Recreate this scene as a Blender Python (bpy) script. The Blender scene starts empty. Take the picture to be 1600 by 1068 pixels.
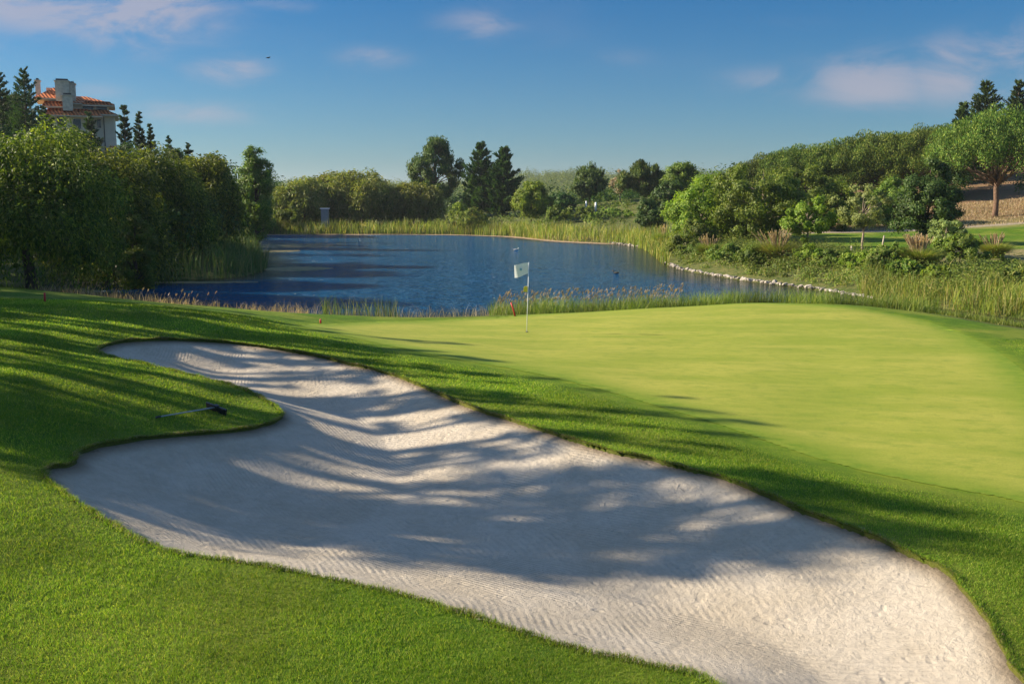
import bpy, math, random
import numpy as np
from mathutils import Vector, noise as mnoise
random.seed(7)
RS = np.random.RandomState(11)
C = bpy.context.scene.collection
PI = math.pi

# ------------------------------------------------------------------ camera, world, sun, exposure
CAM_Z = 4.7
PITCH = math.atan(222/1556.0)
cd = bpy.data.cameras.new('camera'); cam = bpy.data.objects.new('camera', cd); C.objects.link(cam)
cam.location = (0, 0, CAM_Z); cam.rotation_euler = (PI/2 - PITCH, 0, 0)
cd.lens = 35.01; cd.sensor_width = 36; cd.clip_start = .1; cd.clip_end = 9000
bpy.context.scene.camera = cam
vs = bpy.context.scene.view_settings
bpy.context.scene.display_settings.display_device = 'sRGB'
vs.view_transform = 'Standard'; vs.look = 'None'; vs.gamma = 1; vs.exposure = 1.15; vs.use_curve_mapping = False

SUN_EL = math.radians(26)
SUN_AZ = math.atan2(-1.0, 0.15)          # compass angle of the sun measured from +Y towards +X
sd_ = Vector((math.sin(SUN_AZ)*math.cos(SUN_EL), math.cos(SUN_AZ)*math.cos(SUN_EL), math.sin(SUN_EL)))
sl = bpy.data.lights.new('sun', 'SUN'); so = bpy.data.objects.new('sun', sl); C.objects.link(so)
sl.energy = 5.0; sl.angle = math.radians(.5); sl.color = (1.0, .86, .66)
so.rotation_euler = sd_.to_track_quat('Z', 'Y').to_euler(); so.location = (-60, 20, 60)

world = bpy.data.worlds.new('World'); bpy.context.scene.world = world; world.use_nodes = True
class NT:
    """small node helper"""
    def __init__(s, nt): s.nt = nt; s.n = nt.nodes; s.l = nt.links
    def new(s, t, **k):
        n = s.n.new(t)
        for a, b in k.items(): setattr(n, a, b)
        return n
    def inp(s, sock, v):
        if isinstance(v, bpy.types.NodeSocket): s.l.new(v, sock)
        elif v is not None:
            if hasattr(sock, 'default_value') and not isinstance(v, (int, float)) and len(v) == 3 and sock.type == 'RGBA': v = (*v, 1)
            sock.default_value = v
    def math(s, op, a, b=None, c=None, clamp=False):
        n = s.new('ShaderNodeMath', operation=op, use_clamp=clamp)
        s.inp(n.inputs[0], a)
        if b is not None: s.inp(n.inputs[1], b)
        if c is not None: s.inp(n.inputs[2], c)
        return n.outputs[0]
    def mix(s, f, a, b, mode='MIX'):
        n = s.new('ShaderNodeMix', data_type='RGBA', blend_type=mode)
        s.inp(n.inputs[0], f); s.inp(n.inputs[6], a); s.inp(n.inputs[7], b)
        return n.outputs[2]
    def noise(s, vec, scale, detail=3, rough=.5, dist=0):
        n = s.new('ShaderNodeTexNoise'); s.inp(n.inputs['Vector'], vec)
        n.inputs['Scale'].default_value = scale; n.inputs['Detail'].default_value = detail
        n.inputs['Roughness'].default_value = rough; n.inputs['Distortion'].default_value = dist
        return n.outputs[0]
    def ramp(s, f, stops, interp='LINEAR'):
        n = s.new('ShaderNodeValToRGB'); cr = n.color_ramp; cr.interpolation = interp
        while len(cr.elements) < len(stops): cr.elements.new(.5)
        for e, (p, c) in zip(cr.elements, stops):
            e.position = p; e.color = (*c, 1) if len(c) == 3 else c
        s.inp(n.inputs[0], f); return n.outputs[0]
    def map(s, f, a, b, c=0, d=1):
        n = s.new('ShaderNodeMapRange', interpolation_type='SMOOTHSTEP'); s.inp(n.inputs[0], f)
        for i, v in enumerate((a, b, c, d)): n.inputs[i+1].default_value = v
        return n.outputs[0]
    def attr(s, name):
        n = s.new('ShaderNodeAttribute'); n.attribute_name = name; return n.outputs['Fac']
    def xyz(s, v):
        n = s.new('ShaderNodeSeparateXYZ'); s.inp(n.inputs[0], v); return n.outputs
    def scale(s, v, sc):
        n = s.new('ShaderNodeVectorMath', operation='MULTIPLY'); s.inp(n.inputs[0], v); n.inputs[1].default_value = sc
        return n.outputs[0]

def cam_dir(px, py):
    u = (px-800)/1556.0; v = (534-py)/1556.0
    c, s = math.cos(PITCH), math.sin(PITCH)
    return np.array([u, c + v*s, -s + v*c])
def at_z(px, py, z):
    d = cam_dir(px, py); t = (z-CAM_Z)/d[2]; return np.array([d[0]*t, d[1]*t])
def at_d(px, py, y):
    d = cam_dir(px, py); t = y/d[1]; return np.array([d[0]*t, y, CAM_Z + d[2]*t])

def build_world():
    W = NT(world.node_tree); W.n.clear()
    out = W.new('ShaderNodeOutputWorld'); bg = W.new('ShaderNodeBackground')
    sky = W.new('ShaderNodeTexSky', sky_type='NISHITA'); sky.sun_disc = False
    sky.sun_elevation = SUN_EL; sky.sun_rotation = SUN_AZ; sky.altitude = 50
    sky.air_density = 1.0; sky.dust_density = .6; sky.ozone_density = 2.2
    tc = W.new('ShaderNodeTexCoord')
    dr = tc.outputs['Generated']
    x, y, z = W.xyz(dr)
    el = W.math('ARCSINE', z); az = W.math('ARCTAN2', x, y)
    # sky tint: deep, polarised-looking blue in view; brightness added above to lift shade
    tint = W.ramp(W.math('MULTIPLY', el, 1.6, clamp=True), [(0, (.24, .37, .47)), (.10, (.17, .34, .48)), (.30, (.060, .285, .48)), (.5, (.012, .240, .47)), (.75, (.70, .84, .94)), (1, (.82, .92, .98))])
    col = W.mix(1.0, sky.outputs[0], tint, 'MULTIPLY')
    # thin clouds
    comb = W.new('ShaderNodeCombineXYZ'); W.inp(comb.inputs[0], W.math('MULTIPLY', az, 1.0)); W.inp(comb.inputs[1], W.math('MULTIPLY', el, 2.6))
    n1 = W.noise(comb.outputs[0], 9, 8, .62, .6); n2 = W.noise(comb.outputs[0], 3.0, 4, .5, .3)
    tot = None
    for px, py, rx, ry, st in [(205, 12, 130, 56, 1.3), (70, 4, 150, 44, 1.1), (356, 108, 62, 22, .95), (150, 148, 60, 18, .5), (292, 176, 120, 20, .6), (400, 172, 50, 16, .4), (582, 90, 62, 20, .55),
                               (748, 38, 74, 26, .6), (1200, 126, 90, 26, .5), (1365, 128, 100, 46, .95), (1490, 112, 90, 50, .9), (1590, 80, 70, 44, .85), (1575, 130, 80, 34, .8),
                               (960, 90, 80, 20, .3), (1285, 95, 60, 24, .35), (430, 8, 90, 12, .4), (1230, 38, 110, 16, .3),
                               (-300, 60, 200, 50, .8), (1950, 60, 200, 50, .8), (700, -400, 400, 80, .6)]:
        d = cam_dir(px, py); d = d/np.linalg.norm(d)
        a0 = math.atan2(d[0], d[1]); e0 = math.asin(d[2])
        da = W.math('DIVIDE', W.math('SUBTRACT', az, a0), rx/1556.0)
        de = W.math('DIVIDE', W.math('SUBTRACT', el, e0), ry/1556.0)
        g = W.math('EXPONENT', W.math('MULTIPLY', W.math('ADD', W.math('MULTIPLY', da, da), W.math('MULTIPLY', de, de)), -1.0))
        g = W.math('MULTIPLY', g, st)
        tot = g if tot is None else W.math('MAXIMUM', tot, g)
    m = W.math('MULTIPLY', tot, W.map(n1, .30, .62, .25, 1.15))
    m = W.map(m, .06, 1.05, 0, .66)
    veil = W.math('MULTIPLY', W.map(n2, .48, .75), W.math('MULTIPLY', W.map(el, .02, .2), .10))
    m = W.math('ADD', m, veil, clamp=True)
    col = W.mix(m, col, (2.5, 2.32, 2.65))
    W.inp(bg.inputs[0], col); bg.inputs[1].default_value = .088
    W.l.new(bg.outputs[0], out.inputs[0])
build_world()

# ------------------------------------------------------------------ mesh helpers
def tag(o, label=None, cat=None, group=None, kind=None):
    if label: o['label'] = label
    if cat: o['category'] = cat
    if group: o['group'] = group
    if kind: o['kind'] = kind
    return o
def mesh_np(name, V, F, mats, parent=None, smooth=False, mi=None, attrs=None):
    me = bpy.data.meshes.new(name)
    V = np.asarray(V, dtype=np.float32); F = np.asarray(F, dtype=np.int32)
    n, k = F.shape
    me.vertices.add(len(V)); me.vertices.foreach_set('co', V.ravel())
    me.loops.add(n*k); me.loops.foreach_set('vertex_index', F.ravel())
    me.polygons.add(n); me.polygons.foreach_set('loop_start', np.arange(0, n*k, k, dtype=np.int32))
    me.polygons.foreach_set('loop_total', np.full(n, k, dtype=np.int32))
    if smooth: me.polygons.foreach_set('use_smooth', np.ones(n, dtype=bool))
    for m in (mats if isinstance(mats, (list, tuple)) else [mats]): me.materials.append(m)
    if mi is not None: me.polygons.foreach_set('material_index', np.asarray(mi, dtype=np.int32))
    for an, av in (attrs or {}).items():
        at = me.attributes.new(an, 'FLOAT', 'POINT'); at.data.foreach_set('value', np.asarray(av, dtype=np.float32))
    me.update(calc_edges=True)
    o = bpy.data.objects.new(name, me); C.objects.link(o)
    if parent is not None: o.parent = parent
    return o
def empty(name, loc, rz=0):
    o = bpy.data.objects.new(name, None); C.objects.link(o); o.location = loc; o.rotation_euler = (0, 0, rz); o.empty_display_size = .3
    return o
class MB:
    """collects faces for one mesh"""
    def __init__(s): s.v = []; s.f = []
    def box(s, x0, x1, y0, y1, z0, z1):
        b = len(s.v); s.v += [(x0,y0,z0),(x1,y0,z0),(x1,y1,z0),(x0,y1,z0),(x0,y0,z1),(x1,y0,z1),(x1,y1,z1),(x0,y1,z1)]
        s.f += [tuple(b+i for i in q) for q in ((0,3,2,1),(4,5,6,7),(0,1,5,4),(1,2,6,5),(2,3,7,6),(3,0,4,7))]; return s
    def frustum(s, x0, x1, y0, y1, z0, z1, ix, iy, ix2=None, iy2=None):
        ix2 = ix if ix2 is None else ix2; iy2 = iy if iy2 is None else iy2
        b = len(s.v); s.v += [(x0,y0,z0),(x1,y0,z0),(x1,y1,z0),(x0,y1,z0),(x0+ix,y0+iy,z1),(x1-ix2,y0+iy,z1),(x1-ix2,y1-iy2,z1),(x0+ix,y1-iy2,z1)]
        s.f += [tuple(b+i for i in q) for q in ((0,3,2,1),(4,5,6,7),(0,1,5,4),(1,2,6,5),(2,3,7,6),(3,0,4,7))]; return s
    def tube(s, pts, rad, sides=6):
        b = len(s.v); n = len(pts)
        for i in range(n):
            p = Vector(pts[i]); d = (Vector(pts[min(i+1, n-1)]) - Vector(pts[max(i-1, 0)]))
            if d.length < 1e-6: d = Vector((0, 0, 1))
            d.normalize(); a = d.cross(Vector((.3, .9, .1))).normalized(); c = d.cross(a)
            for k in range(sides):
                t = 2*PI*k/sides; s.v.append(tuple(p + (a*math.cos(t) + c*math.sin(t))*rad[i]))
        for i in range(n-1):
            for k in range(sides):
                k2 = (k+1) % sides; s.f.append((b+i*sides+k, b+i*sides+k2, b+(i+1)*sides+k2, b+(i+1)*sides+k))
        s.v.append(tuple(pts[-1])); e = len(s.v)-1
        for k in range(sides): s.f.append((b+(n-1)*sides+k, b+(n-1)*sides+(k+1) % sides, e))
        s.v.append(tuple(pts[0])); e = len(s.v)-1
        for k in range(sides): s.f.append((b+(k+1) % sides, b+k, e))
        return s
    def build(s, name, mat, parent=None, smooth=False):
        me = bpy.data.meshes.new(name); me.from_pydata(s.v, [], s.f); me.materials.append(mat)
        if smooth: me.polygons.foreach_set('use_smooth', np.ones(len(me.polygons), dtype=bool))
        me.update(); o = bpy.data.objects.new(name, me); C.objects.link(o)
        if parent is not None: o.parent = parent
        return o
def norm(a): return a/np.maximum(np.linalg.norm(a, axis=-1, keepdims=True), 1e-9)
def ss(a, b, x): t = np.clip((x-a)/(b-a), 0, 1); return t*t*(3-2*t)
def leaf_quads(P, D, N, L, Wd):
    """rhombic leaves: base P, long axis D, facing N"""
    D = norm(D); B = norm(np.cross(D, N)); n = len(P)
    L = np.broadcast_to(L, n)[:, None]; Wd = np.broadcast_to(Wd, n)[:, None]
    V = np.stack([P, P + D*L*.45 + B*Wd*.5, P + D*L, P + D*L*.45 - B*Wd*.5], 1).reshape(-1, 3)
    return V, np.arange(n*4).reshape(n, 4)
def blade_mesh(P, h, w, lean, az=None, curve=1.0):
    """grass blades: tapered, bent, 3 triangles each"""
    n = len(P); a = RS.rand(n)*2*PI if az is None else az
    t = RS.rand(n)*2*PI
    side = np.stack([np.cos(t), np.sin(t), np.zeros(n)], 1); ld = np.stack([np.cos(a), np.sin(a), np.zeros(n)], 1)
    up = np.array([0, 0, 1.0]); h = h[:, None]; w = (w*np.ones(n))[:, None]; ln = (lean*np.ones(n))[:, None]
    m = P + up*h*.55 + ld*h*ln*.3*curve; tp = P + up*h*(1-.25*ln*ln) + ld*h*ln
    V = np.stack([P - side*w*.5, P + side*w*.5, m - side*w*.4, m + side*w*.4, tp], 1).reshape(-1, 3)
    b = np.arange(n)[:, None]*5
    F = np.concatenate([b + np.array([[0, 1, 3]]), b + np.array([[0, 3, 2]]), b + np.array([[2, 3, 4]])], 1).reshape(-1, 3)
    return V, F, tp

# ------------------------------------------------------------------ materials
def new_mat(name):
    m = bpy.data.materials.new(name); m.use_nodes = True; m.node_tree.nodes.clear()
    k = NT(m.node_tree); k.out = k.new('ShaderNodeOutputMaterial'); return m, k
def principled(k, col, rough=.8, bump=None, bstr=.3, bdist=.02, spec=.3, metal=0):
    p = k.new('ShaderNodeBsdfPrincipled'); k.inp(p.inputs['Base Color'], col); k.inp(p.inputs['Roughness'], rough)
    p.inputs['Specular IOR Level'].default_value = spec; p.inputs['Metallic'].default_value = metal
    if bump is not None:
        b = k.new('ShaderNodeBump'); b.inputs['Strength'].default_value = bstr; b.inputs['Distance'].default_value = bdist
        k.inp(b.inputs['Height'], bump); k.l.new(b.outputs[0], p.inputs['Normal'])
    return p
def pos(k): return k.new('ShaderNodeNewGeometry').outputs['Position']
def leaf_mat(name, c1, c2, c3=None, trans=.35, var=.25, nscale=.6, rough=.55, spec=.25, gain=1.45):
    m, k = new_mat(name); c3 = c3 or c2
    c1, c2, c3 = [tuple(min(.85, v*gain) for v in c) for c in (c1, c2, c3)]
    g = k.new('ShaderNodeNewGeometry'); oi = k.new('ShaderNodeObjectInfo')
    f = k.ramp(g.outputs['Random Per Island'], [(0, c1), (.6, c2), (1, c3)])
    nz = k.noise(g.outputs['Position'], nscale, 2)
    v = k.math('ADD', k.map(nz, .3, .7, 1-var, 1+var), k.math('MULTIPLY', k.math('SUBTRACT', oi.outputs['Random'], .5), .3))
    col = k.mix(1.0, f, v, 'MULTIPLY')
    hs = k.new('ShaderNodeHueSaturation'); k.inp(hs.inputs['Color'], col)
    k.inp(hs.inputs['Hue'], k.map(oi.outputs['Random'], 0, 1, .485, .515))
    p = principled(k, hs.outputs[0], rough, spec=spec); t = k.new('ShaderNodeBsdfTranslucent')
    k.inp(t.inputs[0], k.mix(1.0, hs.outputs[0], (1.5, 1.5, .7), 'MULTIPLY'))
    mx = k.new('ShaderNodeMixShader'); mx.inputs[0].default_value = trans
    k.l.new(p.outputs[0], mx.inputs[1]); k.l.new(t.outputs[0], mx.inputs[2]); k.l.new(mx.outputs[0], k.out.inputs[0])
    return m
def plain(name, col, rough=.7, nscale=8, var=.15, spec=.3, metal=0, bump=0, ovar=0):
    m, k = new_mat(name); tc = k.new('ShaderNodeTexCoord').outputs['Object']
    nz = k.noise(tc, nscale, 5, .6)
    c = k.mix(1.0, col, k.map(nz, .3, .7, 1-var, 1+var), 'MULTIPLY')
    if ovar: c = k.mix(1.0, c, k.map(k.new('ShaderNodeObjectInfo').outputs['Random'], 0, 1, 1-ovar, 1+ovar), 'MULTIPLY')
    p = principled(k, c, rough, nz if bump else None, bump, .02, spec, metal); k.l.new(p.outputs[0], k.out.inputs[0]); return m

M = {}
M['willow'] = leaf_mat('willow_leaf', (.032, .058, .008), (.085, .122, .012), (.23, .25, .035), .36, gain=1.2)
M['willow_far'] = leaf_mat('willow_leaf_far', (.075, .105, .016), (.115, .140, .024), (.19, .18, .05), .35)
M['broad'] = leaf_mat('broad_leaf', (.050, .088, .010), (.085, .130, .014), (.15, .175, .028), .35)
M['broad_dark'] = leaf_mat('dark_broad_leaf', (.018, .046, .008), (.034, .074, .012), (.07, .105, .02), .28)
M['bright'] = leaf_mat('bright_leaf', (.075, .125, .010), (.120, .175, .016), (.20, .23, .03), .4)
M['pale'] = leaf_mat('pale_leaf', (.10, .135, .04), (.15, .18, .05), (.2, .22, .08), .35)
M['needle'] = leaf_mat('pine_needle', (.030, .060, .016), (.052, .085, .018), (.10, .125, .025), .22, spec=.15)
M['needle_top'] = leaf_mat('stone_pine_needle', (.030, .062, .010), (.060, .100, .013), (.17, .19, .035), .22, spec=.12, var=.35)
M['needle_dark'] = leaf_mat('dark_needle', (.022, .048, .014), (.036, .066, .018), (.06, .09, .022), .2, spec=.15)
M['weed'] = leaf_mat('weed_leaf', (.06, .11, .016), (.10, .15, .022), (.19, .20, .05), .38, nscale=.35, var=.4)
M['reed'] = leaf_mat('reed_leaf', (.085, .14, .018), (.14, .18, .028), (.30, .25, .09), .35, nscale=.5, var=.3)
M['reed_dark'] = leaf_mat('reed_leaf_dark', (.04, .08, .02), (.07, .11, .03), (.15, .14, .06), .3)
M['straw'] = leaf_mat('straw_stem', (.24, .19, .11), (.34, .26, .16), (.42, .34, .24), .3, gain=1.0)
M['plume'] = leaf_mat('pampas_plume', (.38, .30, .21), (.50, .40, .29), (.60, .50, .38), .4, gain=1.0)
M['seed'] = leaf_mat('seed_head', (.24, .19, .12), (.32, .26, .17), (.38, .30, .22), .3, gain=1.0)
M['blade'] = leaf_mat('lawn_blade', (.085, .160, .012), (.150, .235, .020), (.34, .34, .07), .45, nscale=.5, var=.28, spec=.15, rough=.6, gain=1.15)
M['bark'] = plain('bark', (.10, .075, .055), .9, 6, .4, .1, bump=.6)
M['bark_pale'] = plain('pale_bark', (.26, .21, .16), .9, 6, .3, .1, bump=.5)
M['bark_pine'] = plain('pine_bark', (.15, .095, .065), .9, 6, .35, .1, bump=.6)
M['cream'] = plain('cream_render', (.70, .59, .46), .85, 1.2, .06, .2)
M['stucco'] = plain('stained_chimney_render', (.58, .50, .39), .9, 3, .15, .1)
M['dark'] = plain('dark_metal', (.03, .03, .035), .5, 5, .1, .4)
M['glass'] = plain('dark_window', (.02, .025, .03), .08, 5, .05, .6)
M['white'] = plain('white_paint', (.82, .84, .87), .45, 5, .03, .4)
M['yellow'] = plain('yellow_tag', (.75, .62, .05), .5, 5, .05, .4)
M['red'] = plain('red_paint', (.55, .03, .03), .5, 8, .1, .4)
M['rake_black'] = plain('black_plastic', (.015, .016, .02), .45, 12, .2, .4)
M['rake_pole'] = plain('pale_pole', (.30, .34, .36), .4, 12, .1, .4)
M['stone'] = plain('pale_stone', (.36, .32, .27), .9, 5, .4, .15, bump=.8, ovar=.45)
M['wood_post'] = plain('weathered_post', (.42, .36, .29), .85, 10, .25, .1)
M['grey_metal'] = plain('grey_cabinet', (.22, .24, .26), .5, 3, .1, .4)
M['feather'] = plain('white_feather', (.75, .74, .72), .7, 20, .08)
M['feather_dark'] = plain('dark_feather', (.03, .03, .025), .7, 20, .2)
M['bill'] = plain('orange_bill', (.55, .22, .03), .5, 20, .08)
M['pink'] = leaf_mat('pink_flower', (.5, .2, .15), (.6, .28, .22), (.7, .35, .3), .3, gain=1.0)

def tile_mat():
    m, k = new_mat('terracotta_tile'); tc = k.new('ShaderNodeTexCoord').outputs['Object']
    x, y, z = k.xyz(tc)
    s = k.math('SINE', k.math('MULTIPLY', k.math('ADD', x, k.math('MULTIPLY', y, .35)), 2*PI/.42))
    nz = k.noise(tc, 2.5, 4)
    c = k.mix(k.map(s, -.5, .6), (.30, .080, .028), (.66, .21, .07))
    c = k.mix(1.0, c, k.map(nz, .3, .7, .75, 1.2), 'MULTIPLY')
    p = principled(k, c, .8, s, .6, .08, .15); k.l.new(p.outputs[0], k.out.inputs[0]); return m
M['tile'] = tile_mat()

def ground_mat():
    m, k = new_mat('lawn_ground'); P = pos(k)
    wild, dry, lit, path, lip, frg = (k.attr(a) for a in ('wild', 'dry', 'litter', 'path', 'lip', 'fringe'))
    n1 = k.noise(P, .35, 5, .6); n2 = k.noise(P, 2.2, 4, .6); n3 = k.noise(P, 22, 6, .7); n4 = k.noise(P, 70, 3, .7)
    lawn = k.mix(k.map(n2, .35, .65), (.060, .130, .007), (.100, .185, .010))
    lawn = k.mix(k.map(n1, .42, .70), lawn, (.20, .235, .03))
    lawn = k.mix(1.0, lawn, k.map(n3, .3, .7, .72, 1.25), 'MULTIPLY')
    lawn = k.mix(frg, lawn, k.mix(k.map(n2, .35, .65), (.12, .205, .012), (.19, .25, .02)))
    wl = k.mix(k.map(n2, .4, .6), (.075, .105, .022), (.16, .155, .05)); wl = k.mix(k.map(n3, .45, .65), wl, (.05, .06, .02))
    dr = k.mix(k.map(n2, .35, .65), (.30, .235, .115), (.17, .17, .055))
    li = k.mix(k.map(n2, .4, .65), (.26, .145, .085), (.17, .135, .06)); li = k.mix(k.map(n3, .5, .7), li, (.12, .10, .04))
    c = k.mix(wild, lawn, wl); c = k.mix(dry, c, dr); c = k.mix(lit, c, li); c = k.mix(path, c, (.36, .30, .24))
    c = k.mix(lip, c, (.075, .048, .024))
    h = k.math('ADD', k.math('MULTIPLY', n3, .7), k.math('MULTIPLY', n4, .5))
    p = principled(k, c, .85, h, .9, .05, .12); k.l.new(p.outputs[0], k.out.inputs[0]); return m
M['ground'] = ground_mat()
def green_mat():
    m, k = new_mat('putting_green_turf'); P = pos(k); e = k.attr('edge')
    n1 = k.noise(k.scale(P, (.5, 1.6, 1)), .5, 5, .6); n2 = k.noise(k.scale(P, (1, 1.6, 1)), 2.6, 5, .65); n3 = k.noise(P, 30, 6, .75)
    c = k.mix(k.map(n1, .32, .68), (.23, .275, .030), (.335, .335, .055))
    c = k.mix(k.math('MULTIPLY', k.map(n2, .45, .7), .5), c, (.150, .225, .022))
    fr = k.mix(k.map(n2, .35, .65), (.12, .205, .012), (.19, .25, .02))
    c = k.mix(k.map(k.math('ADD', e, k.math('MULTIPLY', k.math('SUBTRACT', n2, .5), .8)), -.1, 1.3), fr, c)
    c = k.mix(1.0, c, k.map(n3, .3, .7, .86, 1.12), 'MULTIPLY')
    p = principled(k, c, .8, n3, .35, .015, .15); k.l.new(p.outputs[0], k.out.inputs[0]); return m
M['green'] = green_mat()
def sand_mat():
    m, k = new_mat('raked_sand'); P = pos(k); e = k.attr('edge')
    n1 = k.noise(P, .8, 4, .6); n2 = k.noise(P, 9, 5, .65); n3 = k.noise(P, 90, 4, .75); n4 = k.noise(P, 1.6, 2, .5)
    c = k.mix(k.map(n1, .3, .7), (.44, .38, .295), (.52, .46, .375))
    c = k.mix(k.math('MULTIPLY', k.map(n3, .6, .76), .6), c, (.22, .18, .14))
    c = k.mix(1.0, c, k.map(n2, .3, .7, .93, 1.06), 'MULTIPLY')
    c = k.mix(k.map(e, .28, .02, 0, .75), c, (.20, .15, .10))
    # rake furrows: sweep direction changes over the bunker
    x, y, z = k.xyz(P)
    d = k.attr('edge2')
    w1 = k.math('SINE', k.math('MULTIPLY', k.math('ADD', d, k.math('MULTIPLY', n4, .35)), 2*PI/.07))
    def arc(cx_, cy_):
        dx = k.math('SUBTRACT', x, cx_); dy = k.math('SUBTRACT', y, cy_)
        return k.math('SQRT', k.math('ADD', k.math('MULTIPLY', dx, dx), k.math('MULTIPLY', dy, dy)))
    nlow = k.noise(P, .35, 1, .4)
    u = k.math('ADD', arc(-9.0, 8.0), k.math('MULTIPLY', nlow, .5)); u3 = k.math('ADD', arc(9.0, 24.0), k.math('MULTIPLY', nlow, .5))
    w2 = k.math('SINE', k.math('MULTIPLY', u, 2*PI/.085)); w3 = k.math('SINE', k.math('MULTIPLY', u3, 2*PI/.07))
    w1 = w3
    sel = k.map(k.noise(P, .45, 2), .46, .54)
    w = k.math('ADD', k.math('MULTIPLY', w1, sel), k.math('MULTIPLY', w2, k.math('SUBTRACT', 1.0, sel)))
    w = k.math('MULTIPLY', w, k.map(k.noise(P, 1.1, 3), .35, .6, .12, 1.0))
    pit = k.math('MULTIPLY', k.map(k.noise(P, 3.6, 2, .5), .62, .72), -3.2)
    w = k.math('ADD', k.math('MULTIPLY', w, k.map(k.noise(P, .9, 3, .6), .38, .58, .25, 1)), k.math('MULTIPLY', pit, 1.0))
    h = k.math('ADD', k.math('MULTIPLY', w, .20), k.math('ADD', k.math('MULTIPLY', n2, 1.9), k.math('MULTIPLY', n3, .55)))
    p = principled(k, c, .95, h, 1.0, .022, .1); k.l.new(p.outputs[0], k.out.inputs[0]); return m
M['sand'] = sand_mat()
def water_mat():
    m, k = new_mat('pond_water'); P = pos(k)
    sh = k.attr('shore')
    a = k.noise(k.scale(P, (1, 1.9, 1)), 1.3, 4, .6, .3); b = k.noise(k.scale(P, (1, 1.7, 1)), 4.2, 3, .6); g = k.noise(P, .09, 3, .5)
    calm = k.math('MULTIPLY', k.map(sh, .5, 7, .12, 1.0), k.map(g, .35, .6, .85, 1.0))
    a2 = k.noise(k.scale(P, (.45, 1.5, 1)), .8, 3, .6, .2)
    h = k.math('MULTIPLY', k.math('ADD', k.math('ADD', a, k.math('MULTIPLY', a2, 1.2)), k.math('MULTIPLY', b, .35)), calm)
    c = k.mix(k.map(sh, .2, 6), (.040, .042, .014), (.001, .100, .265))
    p = principled(k, c, .12, h, 1.0, 1.3, .10); p.inputs['IOR'].default_value = 1.333
    k.l.new(p.outputs[0], k.out.inputs[0]); return m
M['water'] = water_mat()
def algae_mat():
    m, k = new_mat('floating_algae'); P = pos(k)
    n = k.noise(P, .9, 5, .7)
    c = k.mix(k.map(n, .35, .65), (.13, .14, .04), (.28, .21, .09))
    p = principled(k, c, .7, n, .5, .02, .3); k.l.new(p.outputs[0], k.out.inputs[0]); return m
M['algae'] = algae_mat()

# ------------------------------------------------------------------ outlines on the ground (metres, seen from above)
CP = [(0,1068,1.3),(500,1068,1.05),(1000,1068,.85),(1100,1062,.8),(1600,1068,.5),(0,900,1.42),(0,750,1.58),(70,738,1.42),(250,865,1.2),(440,892,1.08),(700,950,.95),(900,1015,.85),
      (0,600,1.9),(0,530,2.0),(0,480,2.0),(150,545,1.7),(150,480,1.9),(250,482,1.75),(300,531,1.5),(240,683,1.28),(439,650,1.05),(300,610,1.4),(400,500,1.35),(450,546,1.28),(600,580,1.1),
      (500,506,1.0),(720,628,1.02),(900,687,.97),(800,600,.92),(1080,733,.9),(1250,795,.85),(1425,868,.8),(1550,985,.65),(823,519,.7),(1000,475,.78),(1150,465,.9),(1300,470,.88),(1400,482,.8),
      (1600,515,.65),(1600,600,.6),(1600,800,.62),(1200,600,.7),(1200,690,.72),(0,458,1.6)]
Q = [np.append(at_z(px, py, z), z) for px, py, z in CP]
Q += [np.array(q) for q in [(25,4,.5),(-25,4,1.6),(25,44,.5),(-25,44,1.3),(0,44,.5),(-25,24,2.1),(25,24,.55)]]
Q = np.array(Q)
def tps_k(r2): return np.where(r2 > 1e-9, .5*r2*np.log(np.maximum(r2, 1e-9)), 0)
def tps_fit(P, z, lam=.6):
    n = len(P); r2 = ((P[:, None]-P[None])**2).sum(-1); K = tps_k(r2) + lam*np.eye(n)
    A = np.zeros((n+3, n+3)); A[:n, :n] = K; A[:n, n] = 1; A[:n, n+1:] = P; A[n:, :n] = A[:n, n:].T
    return np.linalg.solve(A, np.concatenate([z, [0, 0, 0]]))
TW = tps_fit(Q[:, :2], Q[:, 2])
def near_z(x, y):
    x = np.clip(x, -26, 26); y = np.clip(y, 3, 46); out = TW[-3] + TW[-2]*x + TW[-1]*y
    for i in range(len(Q)): out = out + TW[i]*tps_k((x-Q[i, 0])**2 + (y-Q[i, 1])**2)
    return out
def far_z(x, y):
    z = 1.0 + .6*ss(45, 80, y)*ss(5, 30, x)
    s = .105*(x-30) + .085*(y-100); s = np.log1p(np.exp(np.clip((s-.6)*1.5, -30, 30)))/1.5
    z = z + np.minimum(s, 12)*ss(60, 90, y)*(1 - ss(148, 225, y))*1.0
    z = z + 9.5*ss(26, 56, -x)*ss(62, 125, y)*(1-ss(145, 240, y))
    z = z + (15*np.exp(-((x-100)/210)**2) + 5*np.exp(-((x+260)/160)**2) + 2.5)*ss(520, 950, y)*(1-.8*ss(1150, 1700, y))*(1 + .16*np.sin(x/60.)+.12*np.sin(x/27.+1))
    z = z + 1.0*ss(220, 480, y)
    return z

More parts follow.
